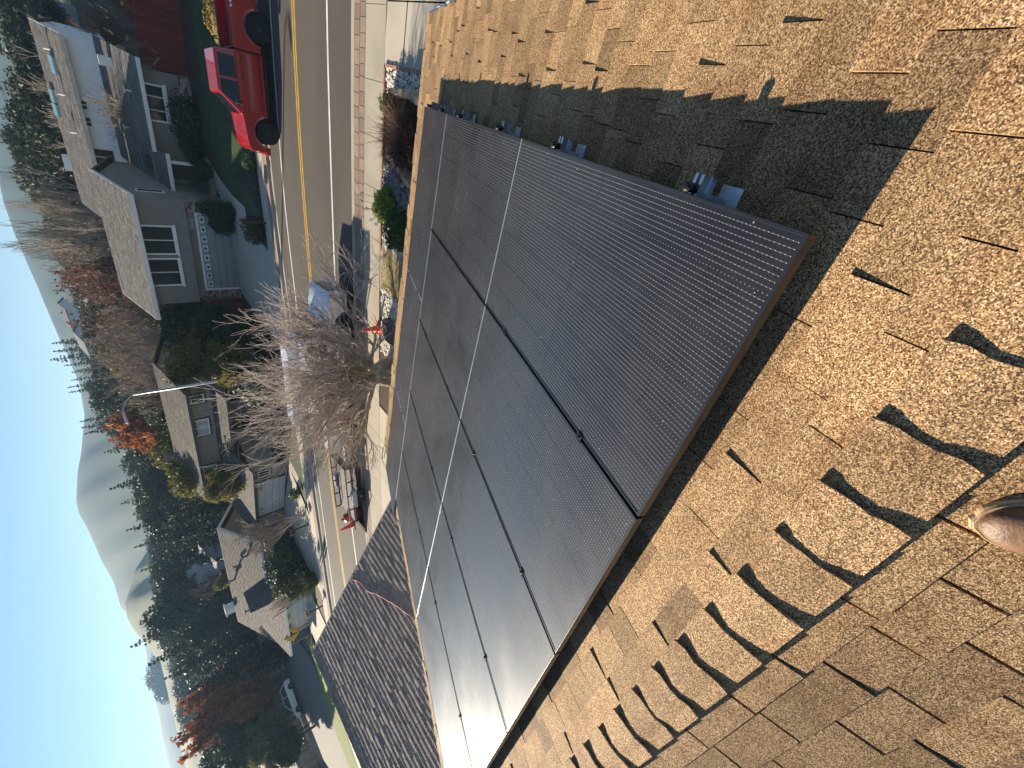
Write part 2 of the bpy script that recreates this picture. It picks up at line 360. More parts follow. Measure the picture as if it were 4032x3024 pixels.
m_zinc = mat('flashing_sheet', (0.70, 0.73, 0.78), 0.34, 0.12, sc=30, metal=0.55)
rails = [0.458, 1.466, 2.338, 3.366, 4.05, 4.65]; rword = ['nearest the ridge', 'second from the ridge', 'third from the ridge', 'fourth from the ridge', 'second from the eave', 'nearest the eave']
def oriented(b, a0, a1, b0, b1, h0, h1, mi=0):
    b.hexa([PP(a0, b0, h0), PP(a1, b0, h0), PP(a1, b1, h0), PP(a0, b1, h0), PP(a0, b0, h1), PP(a1, b0, h1), PP(a1, b1, h1), PP(a0, b1, h1)], mi)
for k, bb in enumerate(rails):
    xl = -5.68 if k > 3 else -5.33
    t = thing('mounting_rail', 'bare aluminium rail end with flashing beside the panels, %s' % rword[k], 'rail', PP(0.0, bb, -0.09), 0, 'mounting rails under the panels'); org = t.location
    b = MB(); p = [(-0.020, -0.095), (0.020, -0.095), (0.020, -0.075), (0.014, -0.070), (0.020, -0.065), (0.020, -0.037), (0.007, -0.037), (0.007, -0.055), (-0.007, -0.055), (-0.007, -0.037), (-0.020, -0.037), (-0.020, -0.065), (-0.014, -0.070), (-0.020, -0.075)]
    n = len(p); vs = [PP(0.062, bb + q, h) for q, h in p] + [PP(xl, bb + q, h) for q, h in p]
    b.add(vs, [(0, 1, 2, 3, 4, 5, 6, 7, 8, 9, 10, 11, 12, 13)] + [(i, (i + 1) % n, (i + 1) % n + n, i + n) for i in range(n)]); b.build('rail_bar', m_alu, t, org)
    for q in range(5):                                     # roof mounts with a sheet of flashing, the first one shows
        a = 0.07 - q * 1.3 if q else 0.062
        b = MB(); oriented(b, a - 0.21, a, bb - 0.145, bb - 0.024, -0.1345, -0.131) if q else oriented(b, -0.22, 0.052, bb - 0.112, bb - 0.026, -0.126, -0.123)
        b.build('flashing', m_zinc, t, org)
        b = MB(); oriented(b, a - 0.13, a - 0.05, bb - 0.026, bb - 0.021, -0.126, -0.04); oriented(b, a - 0.13, a - 0.05, bb - 0.07, bb - 0.021, -0.125, -0.119); b.build('bracket', m_alu, t, org)
    b = MB(); c = PP(0.018, bb, 0); nz_ = PP(0, 0, 1)
    b.tube([c + nz_ * -0.05, c + nz_ * 0.002], 0.0155, 12); b.tube([c + nz_ * 0.002, c + nz_ * 0.005, c + nz_ * 0.009, c + nz_ * 0.011], [0.017, 0.0175, 0.013, 0.004], 12); b.build('end_clamp', m_blk, t, org, smooth=True)
    gaps = [-(i * CW) - PW - 0.0075 for i in range(4)] if k < 4 else [-(i * RL) - PL - 0.0075 for i in range(2)]
    for gx in gaps:
        b = MB(); oriented(b, gx - 0.019, gx + 0.019, bb - 0.02, bb + 0.02, 0.0005, 0.004); c = PP(gx, bb, 0); b.tube([c + nz_ * 0.004, c + nz_ * 0.012], [0.009, 0.008], 8)
        oriented(b, gx - 0.005, gx + 0.005, bb - 0.018, bb + 0.018, -0.04, 0.0005); b.build('mid_clamp', m_blk, t, org)
b = MB(); c0 = Vector(SM(-5.93, 5.95, 0.0))
b.tube([c0 + Vector((0.16 * math.cos(a), 0.10 * math.sin(a), 0.05 + 0.05 * math.sin(a * 0.5) - 0.0375 * math.sin(a))) for a in np.linspace(0, 5.6, 22)], 0.007, 6)
tag(b.build('cable_loop', m_blk, None, smooth=True), 'loop of black cable poking past the roof edge by the lower roof', 'cable')

# ------------------------------------------------------------------ boot on the back slope
ax = Vector((0.55, -0.78, 0)).normalized(); sd_ = Vector((ax.y, -ax.x, 0)) * -1.0
tip = Vector((-0.436, -0.594, 0)); zb = APZ - 0.375 * (APY - tip.y) * 1.0 + 0.011
BO = tip + Vector((0, 0, zb))
slope = Vector((0, -CT, -ST)); upb = Vector((0, -ST, CT))
def bp(l_, wd, h):                                         # boot frame: back from the toe, sideways, up from the roof
    q = ax * l_ + sd_ * wd; q = q + Vector((0, 0, 0.375 * q.y)); return BO + q + upb * h
_l = [0.0, 0.0015, 0.004, 0.008, 0.013, 0.02, 0.028, 0.038, 0.05, 0.063, 0.078, 0.094, 0.11, 0.13, 0.15, 0.175, 0.2, 0.225, 0.25, 0.27, 0.285, 0.296, 0.303, 0.305]
stn = [(q, float(np.interp(q, [0, 0.0015, 0.006, 0.014, 0.026, 0.042, 0.065, 0.09, 0.11, 0.15, 0.2, 0.25, 0.285, 0.3, 0.305], [0.004, 0.0125, 0.0232, 0.0335, 0.0425, 0.0495, 0.0545, 0.056, 0.0555, 0.049, 0.042, 0.040, 0.033, 0.021, 0.008]))) for q in _l]
boot = thing('boot', 'brown leather boot toe with a cream stitched welt on the ridge shingles', 'boot', BO)
def ring(grow, h): 
    L = [bp(l_ + (0 if i else -grow), -(wd + grow), h) for i, (l_, wd) in enumerate(stn)]; Rr = [bp(l_ + (0 if i else -grow), wd + grow, h) for i, (l_, wd) in enumerate(stn)]
    return L + Rr[::-1]
def loft(b, rings, mi=0):
    n = len(rings[0]); vs = [p for r_ in rings for p in r_]
    fs = [(i * n + k, i * n + (k + 1) % n, (i + 1) * n + (k + 1) % n, (i + 1) * n + k) for i in range(len(rings) - 1) for k in range(n)]
    b.add(vs, fs + [tuple(range(n - 1, -1, -1)), tuple(range((len(rings) - 1) * n, len(rings) * n))], mi)
b = MB(); loft(b, [ring(0.006, 0.0), ring(0.008, 0.006), ring(0.0085, 0.012), ring(0.0075, 0.016)]); b.build('sole', mat('crepe_sole', (0.50, 0.38, 0.22), 0.7, 0.15, sc=60), boot, BO)
b = MB(); loft(b, [ring(0.005, 0.016), ring(0.0055, 0.0185), ring(0.004, 0.020)]); b.build('welt', mat('welt_leather', (0.36, 0.23, 0.12), 0.6, 0.2, sc=90), boot, BO)
b = MB(); rg_ = ring(0.003, 0.0205)
for i in range(len(rg_) - 1):
    a, c = rg_[i], rg_[i + 1]; m_ = max(1, int((c - a).length / 0.004))
    for j in range(m_):
        p0 = a.lerp(c, (j + 0.15) / m_); p1 = a.lerp(c, (j + 0.75) / m_)
        if (p0 - BO).length < 0.2: b.tube([p0, p1], 0.0006, 4)
b.build('stitching', mat('cream_thread', (0.75, 0.66, 0.5), 0.8, 0.05), boot, BO)
b = MB(); vs = []; m_ = 13                                  # upper: domed sections from toe to heel, then the shaft
hts = [float(np.interp(q, [0, 0.004, 0.012, 0.03, 0.06, 0.09, 0.12, 0.16, 0.2, 0.3, 0.305], [0.013, 0.022, 0.031, 0.045, 0.057, 0.064, 0.074, 0.095, 0.12, 0.135, 0.12])) for q in _l]
for (l_, wd), h in zip(stn, hts):
    for j in range(m_):
        a = math.pi * j / (m_ - 1); cw = math.cos(a); sw = math.sin(a)
        vs.append(bp(l_ + 0.002, (wd - 0.001) * (abs(cw) ** 0.75) * (1 if cw > 0 else -1), 0.019 + (h - 0.012) * (sw ** 0.7)))
fs = [(i * m_ + j, i * m_ + j + 1, (i + 1) * m_ + j + 1, (i + 1) * m_ + j) for i in range(len(stn) - 1) for j in range(m_ - 1)] + [tuple(range(m_)), tuple(range(len(stn) * m_ - 1, (len(stn) - 1) * m_ - 1, -1))]
b.add(vs, fs)
m_lea = mat('brown_leather', (0.15, 0.078, 0.042), 0.5, 0.25, sc=40, bump=0.15, bsc=140, c2=(0.22, 0.125, 0.075), sc2=25, c2f=0.5)
b.build('upper', m_lea, boot, BO, smooth=True)
b = MB(); path = [bp(0.07 + 0.012 * math.cos(a), 0.038 * math.sin(a), 0.0) + upb * (0.073 - 0.03 * abs(math.sin(a)) ** 2.2) for a in np.linspace(math.radians(80), math.radians(280), 15)]
b.tube(path, 0.0016, 5); b.build('seam', mat('seam_leather', (0.07, 0.035, 0.02), 0.6), boot, BO, smooth=True)
b = MB(); loft(b, [[bp(0.235 + 0.055 * math.cos(a), 0.042 * math.sin(a), h) for a in np.linspace(0, 2 * math.pi, 16, endpoint=False)] for h in (0.09, 0.16, 0.22)]); b.build('shaft', m_lea, boot, BO, smooth=True)

# ------------------------------------------------------------------ lower roof beyond the left edge
LO = (-9.5, 1.0, -5.4)
low = thing('lower_house', 'lower grey-brown shingled house wing past the end of the panels, crossed by a pink-red cord', 'house', LO)
LW = math.radians(20.45); lx0, lz0, LRX = -6.25, -2.885, -12.45
def LP(x, y, h=0.0): return (x + h * math.sin(LW), y, lz0 + (lx0 - x) * math.tan(LW) + h * math.cos(LW))
def LP2(x, y): return (x, y, LP(LRX, y)[2] - (LRX - x) * math.tan(LW))
YA, YB = -5.0, 5.22
b = MB(); b.slab([LP(lx0, YA, -0.004), LP(lx0, YB, -0.004), LP(LRX, YB, -0.004), LP(LRX, YA, -0.004)], 0.12); lroof = b.build('roof', m_wood, low, LO)
b = MB(); b.slab([LP2(LRX, YA), LP2(LRX, YB), LP2(LRX - 5, YB), LP2(LRX - 5, YA)], 0.12); b.build('roof', mat('grey_shingle', (0.11, 0.09, 0.075), 0.9, 0.3, sc=20), low, LO)
m_sh2 = granule('brown_granules', [(0.0, (0.10, 0.07, 0.052)), (0.4, (0.27, 0.205, 0.16)), (0.75, (0.44, 0.35, 0.28)), (1.0, (0.62, 0.52, 0.43))], 170, (0.7, 0.62, 0.6), 0.5)
lt = tabs(LP(lx0, YB), LP(lx0, YA), LP(LRX + 0.08, YB), LP(LRX + 0.08, YA), 0.143, 0.25, 0.0125, 21, tone=(0.8, 1.15), raised=0.0, gap=0.008, lowr=(0.72, 1.14))
rk = sorted(range(len(lt)), key=lambda i: -view_size(lt[i][2]) if lt[i][2][0] < -7.2 + 0.0 else 0); nr = set(rk[:300])
for i in nr: MB().hexa(lt[i][0], 0, lt[i][1]).build('shingle', m_sh2, lroof, LO)
tabs_mesh([lt[i] for i in range(len(lt)) if i not in nr], 'shingle_field', m_sh2, lroof, LO)
b = MB()
for k in range(50):
    y1 = YB - 0.2 * k; 
    for s_ in (0, 1):
        q = [LP(LRX + 0.12, y1, 0.016), LP(LRX + 0.12, y1 - 0.25, 0.008)] if s_ == 0 else [LP2(LRX - 0.12, y1), LP2(LRX - 0.12, y1 - 0.25)]
        b.slab([q[0], q[1], (LRX, y1 - 0.25, LP(LRX, 0)[2] + 0.018), (LRX, y1, LP(LRX, 0)[2] + 0.026)], 0.006, 0, random.uniform(0.7, 1.1))
b.build('ridge_caps', m_sh2, low, LO)['kind'] = 'stuff'
b = MB(); b.hexa([(lx0, YB, LP(lx0, 0)[2] - 0.2), (lx0, YB + 0.035, LP(lx0, 0)[2] - 0.2), (LRX, YB + 0.035, LP(LRX, 0)[2] - 0.2), (LRX, YB, LP(LRX, 0)[2] - 0.2), (lx0, YB, LP(lx0, 0)[2]), (lx0, YB + 0.035, LP(lx0, 0)[2]), (LRX, YB + 0.035, LP(LRX, 0)[2]), (LRX, YB, LP(LRX, 0)[2])]); b.build('rake_board', mat('tan_trim', (0.42, 0.34, 0.25), 0.6), low, LO)
b = MB(); b.ext([(lx0 + 0.2, -5.4), (LRX - 4.5, -5.4), (LRX - 4.5, -2.5), (LRX, LP(LRX, 0)[2] - 0.15), (lx0 + 0.2, -3.1)], YA + 0.3, YB - 0.35, 1); b.build('wall', m_stucco, low, LO)
nlw = np.array([math.sin(LW), 0, math.cos(LW)]); b = MB(); path = []
for x, y in ((1384.8, 2279), (1419, 2296), (1448, 2328), (1517.5, 2357), (1569.5, 2392), (1636, 2444)):
    d = ray(x / 1.8228, y / 1.8228); s_ = ((np.array(LP(lx0, 0, 0.016)) - CAM) @ nlw) / (d @ nlw); path.append(Vector(CAM + d * s_))
pp_ = []
for i in range(len(path) - 1):
    for k in range(4): pp_.append(path[i].lerp(path[i + 1], k / 4) + Vector((random.uniform(-.01, .01), random.uniform(-.02, .02), 0)))
b.tube(pp_, 0.009, 6); tag(b.build('cord', mat('pink_cord', (0.62, 0.16, 0.13), 0.6), None, smooth=True), 'pink-red cord lying across the dark lower roof', 'cord')
# ------------------------------------------------------------------ ground, street, pavements
def sst(a, b_, x): t = min(max((x - a) / (b_ - a), 0), 1); return t * t * (3 - 2 * t)
def gz(x, y):                                             # height of the land
    yc = np.interp(x, [-40, -32, -25, -18, -10, -5, 2, 15], [15.2, 18.1, 20.2, 22.3, 24.9, 26.1, 26.8, 27.2]) if x > -40 else 15.2
    t = max(0.0, y - yc); wr = sst(-14, -4, x)
    z = GZ + 1.15 * sst(0, 9, t) * wr + 0.25 * sst(0, 8, t) * (1 - wr)
    d = math.hypot(x, y); z += max(0, d - 45) * (0.030 + 0.012 * sst(-60, 10, x)) if y > -20 else 0
    if d > 90: z += 2.0 * math.sin(x * 0.021 + 1.3) * math.cos(y * 0.017) * min((d - 90) / 60, 1)
    return z - 0.012
rr = [0, 4, 8, 11, 13, 15, 17, 19, 21, 23, 25, 26.5, 28, 29.5, 31, 32.5, 34, 36, 38, 41, 45, 50, 56, 64, 74, 86, 100, 120, 145, 175, 215, 270, 340, 410]
na = 144; V = []; Fc = []
for r_ in rr:
    for k in range(na):
        a = 2 * math.pi * k / na; x, y = r_ * math.sin(a), r_ * math.cos(a); V.append((x, y, gz(x, y) if r_ < 430 else gz(x * 430 / r_, y * 430 / r_)))
for i in range(len(rr) - 1):
    for k in range(na): Fc.append((i * na + k, i * na + (k + 1) % na, (i + 1) * na + (k + 1) % na, (i + 1) * na + k))
m_soil = mat('soil_and_grass', (0.060, 0.062, 0.030), 0.95, 0.4, sc=0.6, bump=0.6, bsc=4, c2=(0.085, 0.068, 0.042), sc2=0.15, c2f=0.8)
tag(link('ground', np_mesh('ground', V, Fc, m_soil, smooth=True)), kind='structure')

XG = np.arange(-46, 46.01, 0.5)
def yl(xs, ys):
    f = np.interp(XG, xs, ys); k = np.ones(9) / 9; return np.convolve(np.pad(f, 4, mode='edge'), k, 'valid')
LX = [-46, -40, -32, -25, -18.4, -16.8, -10, -5.4, -1.5, 2, 15, 46]
Y_nc = yl(LX, [-3.0, 1.5, 6.3, 9.6, 11.95, 12.45, 13.7, 14.35, 14.77, 15.05, 15.3, 15.5])
Y_nw = yl(LX, [0, 3.8, 8.6, 11.9, 14.2, 14.65, 15.85, 16.46, 16.9, 17.21, 17.5, 17.7])
Y_ye = yl(LX, [3.8, 7.5, 11.9, 14.7, 16.7, 17.1, 18.65, 19.55, 20.08, 20.27, 20.6, 20.8])
Y_fw = yl(LX, [9.5, 12, 15.2, 17.25, 19.2, 19.65, 21.2, 22.3, 22.65, 22.85, 23.2, 23.4])
Y_fc = yl(LX, [11, 13.4, 16.2, 18.3, 20.4, 20.95, 22.9, 24.1, 24.6, 24.8, 25.1, 25.3])
def ribbon(y0, y1, z0, z1=None, a=None, b_=None):         # sheet between two lines, optionally cut in x
    q = [i for i in range(len(XG)) if (a is None or XG[i] >= a) and (b_ is None or XG[i] <= b_)]
    z1 = z0 if z1 is None else z1
    v = [(XG[i], y0[i], z0) for i in q] + [(XG[i], y1[i], z1) for i in q]; n = len(q)
    return v, [(i, i + 1, n + i + 1, n + i) for i in range(n - 1)]
def ribbons(name, lst, m, parent=None, kind='structure'):
    b = MB()
    for v, f in lst: b.add(v, f)
    o = b.build(name, m, parent)
    if kind and not parent: o['kind'] = kind
    return o
m_asph = mat('asphalt', (0.105, 0.090, 0.075), 0.85, 0.16, sc=90, bump=0.5, bsc=250, spec=0.35, c2=(0.075, 0.066, 0.057), sc2=0.5, c2f=0.55, stretch=(0.25, 1.0, 1.0))
m_conc = mat('concrete', (0.40, 0.355, 0.275), 0.9, 0.10, sc=60, bump=0.25, bsc=120, c2=(0.31, 0.275, 0.22), sc2=0.9, c2f=0.6)
m_conc2 = mat('pale_concrete', (0.47, 0.42, 0.33), 0.9, 0.07, sc=40, bump=0.15, bsc=120, c2=(0.38, 0.335, 0.26), sc2=0.7, c2f=0.5)
ribbons('road', [ribbon(Y_nc, Y_fc, GZ)], m_asph)
m_ypaint = mat('yellow_paint', (0.62, 0.36, 0.03), 0.6, 0.12, sc=14, c2=(0.30, 0.2, 0.05), sc2=3, c2f=0.35)
m_wpaint = mat('white_line_paint', (0.72, 0.70, 0.62), 0.6, 0.08, sc=14, c2=(0.4, 0.38, 0.33), sc2=3, c2f=0.35)
ribbons('centre_lines', [ribbon(Y_ye - 0.16, Y_ye - 0.055, GZ + 0.004), ribbon(Y_ye + 0.055, Y_ye + 0.16, GZ + 0.004)], m_ypaint)
ribbons('edge_lines', [ribbon(Y_nw - 0.06, Y_nw + 0.06, GZ + 0.004), ribbon(Y_fw - 0.06, Y_fw + 0.06, GZ + 0.004)], m_wpaint)
KZ = GZ + 0.13
def kerb(name, y, s):                                     # kerb with a concrete gutter pan at its foot
    lst = [ribbon(y, y + s * 0.02, GZ + 0.012, KZ), ribbon(y + s * 0.02, y + s * 0.16, KZ)]
    lst.append(ribbon(y - s * 0.34, y, GZ + 0.006, GZ + 0.010)); return ribbons(name, lst, m_conc)
kerb('near_kerb', Y_nc, -1); kerb('far_kerb', Y_fc, 1)
m_pav = mat('brick_pavers', (0.30, 0.215, 0.155), 0.85, 0.2, sc=25, bump=0.4, bsc=80, tone=True, c2=(0.2, 0.16, 0.13), sc2=2.0)
m_joint = mat('sand_joint', (0.36, 0.30, 0.22), 0.95, 0.2, sc=20)
def band(name, y, s, xs0, xs1, cat_label):
    base = ribbons(name, [ribbon(y + s * 0.16, y + s * 0.90, KZ - 0.010)], m_joint)
    x = xs0; cnt = 0
    while x < xs1:
        wd = random.uniform(0.30, 0.40)
        for r_ in range(2):
            ya = np.interp(x + wd / 2, XG, y); sl = (np.interp(x + wd, XG, y) - np.interp(x, XG, y)) / wd
            y0 = ya + s * (0.175 + r_ * 0.362); y1 = ya + s * (0.175 + r_ * 0.362 + 0.345); lo, hi = min(y0, y1), max(y0, y1); h = random.uniform(0, 0.004)
            xa, xb = x + r_ * 0.06 + 0.011, x + r_ * 0.06 + wd - 0.011
            b = MB(); dy = sl * wd / 2
            b.hexa([(xa, lo - dy, KZ - 0.011), (xb, lo + dy, KZ - 0.011), (xb, hi + dy, KZ - 0.011), (xa, hi - dy, KZ - 0.011), (xa, lo - dy, KZ + h), (xb, lo + dy, KZ + h), (xb, hi + dy, KZ + h), (xa, hi - dy, KZ + h)], 0, random.uniform(0.78, 1.2))
            if cnt < 296: b.build('paver', m_pav, base); cnt += 1
        x += wd
    return base
band('near_paver_band', Y_nc, -1, -19, 5.5, ''); 
ribbons('far_paver_band', [ribbon(Y_fc + 0.16, Y_fc + 0.62, KZ - 0.004)], mat('far_brick', (0.30, 0.19, 0.14), 0.9, 0.25, sc=18, bump=0.3))
Y_ns = Y_nc - 0.90
def slabs(name, y0, y1, xs, m, z=KZ):                     # concrete slabs with open joints
    lst = []
    for a, b_ in zip(xs[:-1], xs[1:]):
        v = [(a + 0.008, np.interp(a, XG, y0), z), (b_ - 0.008, np.interp(b_, XG, y0), z), (b_ - 0.008, np.interp(b_, XG, y1), z), (a + 0.008, np.interp(a, XG, y1), z)]
        v += [(p[0], p[1], z - 0.02) for p in v]; lst.append((v, [(0, 1, 2, 3), (0, 4, 5, 1), (1, 5, 6, 2), (2, 6, 7, 3), (3, 7, 4, 0)]))
    return ribbons(name, lst, m)
slabs('near_sidewalk', Y_ns, Y_ns - 1.17, [-22, -20.4, -18.9, -17.2, -15.4, -13.6, -11.8, -10.2, -8.7, -7.2, -5.7, -4.14, -2.61, -1.2, 0.21, 1.9, 3.4, 4.9, 6.4], m_conc)
ribbons('sidewalk_bed', [ribbon(Y_ns - 1.20, Y_ns - 0.002, KZ - 0.019)], mat('dark_joint', (0.12, 0.1, 0.08), 0.95))
ribbons('far_sidewalk', [ribbon(Y_fc + 0.62, Y_fc + 1.75, KZ)], m_conc2)
# concrete walk at the left, under the tree, and the drive at the right
yn = lambda x: float(np.interp(x, XG, Y_ns)) - 1.17
def sheet(name, pts, z, m, kind='structure', th=0.0):
    b = MB(); b.slab([(x, y, z) for x, y in pts], th) if th else b.add([(x, y, z) for x, y in pts], [tuple(range(len(pts)))])
    o = b.build(name, m)
    if kind: o['kind'] = kind
    return o
b = MB()
for x0, x1, y0, y1 in ((0.66, 1.96, 11.9, yn(1.3)), (2.0, 5.2, 11.9, yn(3)), (0.66, 1.96, 6.0, 11.86), (2.0, 5.2, 6.0, 11.86)):
    b.slab([(x0, y0, KZ - 0.004), (x1, y0, KZ - 0.004), (x1, y1 - 0.012, KZ - 0.004), (x0, y1 - 0.012, KZ - 0.004)], 0.05)
tag(b.build('driveway', m_conc2), kind='structure')
b = MB()
for x0, x1 in ((-18.9, -17.2), (-17.2, -15.4), (-15.4, -13.6), (-13.6, -11.8), (-11.8, -10.3)):
    b.slab([(x0 + .008, 6, KZ - 0.004), (x1 - .008, 6, KZ - 0.004), (x1 - .008, yn(x1) - 0.01, KZ - 0.004), (x0 + .008, yn(x0) - 0.01, KZ - 0.004)], 0.05)
tag(b.build('left_driveway', m_conc2), kind='structure')

# ------------------------------------------------------------------ front yard strip seen over the eave
YZ = GZ + 0.10
sheet('planting_bed', [(-10.3, 7), (0.62, 7), (0.62, yn(0.6) - 0.02), (-2, yn(-2) - 0.02), (-5, yn(-5) - 0.02), (-8, yn(-8) - 0.02), (-10.3, yn(-10.3) - 0.02)], YZ, mat('bark_mulch', (0.06, 0.042, 0.028), 0.95, 0.4, sc=14, bump=0.8, bsc=40), th=0.08)
def stone(b, c, rx, ry, rz, rot, mi=0, tone=1.0, n=7, rg=random):
    vs = []; h = [-0.5, 0.25, 0.9]; s_ = [0.95, 1.0, 0.62]; jit = [rg.uniform(0.82, 1.15) for _ in range(n)]
    for hh, k in zip(h, s_):
        for i in range(n):
            a = 2 * math.pi * i / n; x, y = rx * k * jit[i] * math.cos(a), ry * k * jit[i] * math.sin(a)
            vs.append((c[0] + x * math.cos(rot) - y * math.sin(rot), c[1] + x * math.sin(rot) + y * math.cos(rot), c[2] + rz * hh * (1 + 0.1 * jit[i])))
    fs = [(i * n + k, i * n + (k + 1) % n, (i + 1) * n + (k + 1) % n, (i + 1) * n + k) for i in range(2) for k in range(n)] + [tuple(range(2 * n, 3 * n))]
    b.add(vs, fs, mi, tone)
m_peb = mat('white_pebble', (0.62, 0.58, 0.50), 0.75, 0.15, sc=20, tone=True); m_dark = mat('river_stone', (0.16, 0.155, 0.15), 0.6, 0.2, sc=20, tone=True)
def pebbles(name, poly_fn, n, size, m, lab, tone=(0.7, 1.25)):
    b = MB(); c = 0
    while c < n:
        p = poly_fn(); s_ = random.uniform(*size); stone(b, (p[0], p[1], YZ + s_ * 0.3), s_, s_ * random.uniform(0.55, 0.9), s_ * 0.55, random.uniform(0, 3), 0, random.uniform(*tone), 6); c += 1
    o = b.build(name, m, None, smooth=False); return tag(o, lab, 'gravel', kind='stuff')
U = random.uniform
def inb(x0, x1, y0): 
    def f():
        x = U(x0, x1); return (x, U(y0, yn(x) - 0.16))
    return f
pebbles('white_gravel', inb(0.0, 0.6, 10.4), 420, (0.035, 0.065), m_peb, 'white pebbles in the bed beside the driveway')
pebbles('white_gravel', inb(-4.15, -3.5, 10.6), 380, (0.03, 0.06), m_peb, 'white pebbles between the shrubs and the brick walk')
pebbles('white_gravel', inb(-7.9, -5.55, 10.7), 900, (0.035, 0.07), m_peb, 'white pebbles around the dark boulder by the tree')
pebbles('river_rock', inb(-3.4, -1.7, 10.6), 420, (0.06, 0.11), m_dark, 'dark river stones under the bright green shrub', (0.6, 1.6))
m_bld = mat('sandstone', (0.36, 0.29, 0.20), 0.85, 0.25, sc=6, bump=0.6, bsc=25, tone=True)
wall_ = thing('stone_wall', 'curved row of upright sandstone slabs behind the bronze grass', 'stone wall', (-0.4, 11.2, YZ))
for x, y, rx, rz, ro in ((0.05, 11.98, 0.20, 0.28, 1.2), (0.08, 11.62, 0.24, 0.36, 1.5), (0.10, 11.22, 0.25, 0.42, 1.6), (0.08, 10.82, 0.25, 0.42, 1.6), (0.02, 10.42, 0.25, 0.42, 1.5), (-1.5, 11.95, 0.22, 0.2, 0.3), (-1.62, 11.6, 0.30, 0.22, 1.0), (-1.72, 11.2, 0.28, 0.25, 1.2), (-1.9, 10.8, 0.30, 0.25, 1.2)):
    b = MB(); stone(b, (x, y, YZ), rx, 0.13, rz, ro, 0, U(0.85, 1.2), 8); b.build('stone', m_bld, wall_, wall_.location)
b = MB(); stone(b, (-6.75, 11.1, YZ + 0.05), 0.45, 0.34, 0.26, 0.4, 0, 1, 9); stone(b, (-6.5, 11.25, YZ + 0.16), 0.22, 0.18, 0.16, 1.0, 0, 1, 7)
tag(b.build('boulder', mat('dark_rock', (0.13, 0.115, 0.10), 0.85, 0.4, sc=8, bump=0.8, bsc=20), None), 'dark lumpy boulder in the white pebbles near the bare tree', 'boulder')
m_brk = mat('edging_brick', (0.36, 0.20, 0.14), 0.85, 0.2, sc=15, tone=True)
ed = thing('brick_edging', 'row of red bricks edging the pebble bed along the sidewalk', 'edging', (-3, 12.4, YZ))
x = 0.55
while x > -4.2:
    b = MB(); y = yn(x) - 0.07; b.box(x - 0.20, x, y - 0.05, y + 0.045, YZ - 0.02, YZ + 0.055 + U(0, 0.015), 0, U(0.8, 1.2)); b.build('brick', m_brk, ed, ed.location, bevel=0.006, seg=1); x -= 0.215
x = 0.63
ed2 = thing('brick_edging', 'row of red bricks between the driveway slab and the pebbles', 'edging', (0.62, 11.5, YZ)); y = 12.75
while y > 9.6:
    b = MB(); b.box(0.575, 0.655, y - 0.2, y, YZ - 0.02, YZ + 0.06 + U(0, 0.01), 0, U(0.8, 1.2)); b.build('brick', m_brk, ed2, ed2.location, bevel=0.006, seg=1); y -= 0.215
m_ywb = mat('mossy_brick', (0.33, 0.25, 0.12), 0.9, 0.2, sc=12, tone=True, c2=(0.24, 0.22, 0.09), sc2=1.5, c2f=0.6)
wk = sheet('brick_walk', [(-5.55, 8.8), (-4.15, 8.8), (-4.15, yn(-4.2) - 0.02), (-5.55, yn(-5.5) - 0.02)], YZ + 0.022, m_joint, th=0.03)
y = 12.2; r_ = 0
while y > 10.2:
    x = -4.17 - (0.11 if r_ % 2 else 0)
    while x > -5.5:
        if y < yn(x) - 0.03:
            b = MB(); b.box(x - 0.208, x, y - 0.10, y, YZ + 0.012, YZ + 0.026 + U(0, 0.006), 0, U(0.8, 1.2)); b.build('brick', m_ywb, wk)
        x -= 0.22
    y -= 0.113; r_ += 1

# plants
def blades(b, c, n, rad, h, spread, wd, droop, mi=0, tone=(0.6, 1.4), lift=0.0):
    for _ in range(n):
        a = U(0, 2 * math.pi); r0 = rad * math.sqrt(random.random()); L = h * U(0.55, 1.1); out = spread * U(0.25, 1.0)
        p = Vector((c[0] + r0 * math.cos(a), c[1] + r0 * math.sin(a), c[2])); d = Vector((math.cos(a), math.sin(a), 0)); sdv = Vector((-d.y, d.x, 0)) * wd * U(0.6, 1.2)
        pts = [p + d * out * (t ** 1.5) + Vector((0, 0, L * (t - droop * t * t))) for t in (0, 0.4, 0.75, 1.0)]
        vs = []
        for q, k in zip(pts, (0.9, 1.0, 0.7, 0.05)): vs += [q - sdv * k, q + sdv * k]
        b.add(vs, [(0, 1, 3, 2), (2, 3, 5, 4), (4, 5, 7, 6)], mi, U(*tone))
def leafball(b, c, rx, ry, rz, n, size, mi=0, tone=(0.5, 1.5), inner=0.55, elong=1.0, up=0.0):
    for _ in range(n):
        v = Vector((random.gauss(0, 1), random.gauss(0, 1), random.gauss(0, 1))).normalized(); k = inner + (1 - inner) * random.random() ** 0.6
        k *= 1 + 0.16 * math.sin(v.x * 5 + c[0] * 3) * math.cos(v.y * 4 + v.z * 5)
        p = Vector(c) + Vector((v.x * rx, v.y * ry, v.z * rz)) * k; n_ = (v + Vector((U(-1, 1), U(-1, 1), U(-0.4, 1.2) + up)) * 0.9).normalized(); t = n_.orthogonal().normalized(); t = Matrix.Rotation(U(0, 6.28), 3, n_) @ t; q = n_.cross(t)
        s_ = size * U(0.6, 1.3); b.add([p - t * s_ * elong, p - q * s_ * 0.5, p + t * s_ * elong, p + q * s_ * 0.5], [(0, 1, 2, 3)], mi, U(*tone))
pl = thing('ornamental_grass', 'large bronze-brown ornamental grass clump below the eave', 'plant', (-0.85, 11.1, YZ))
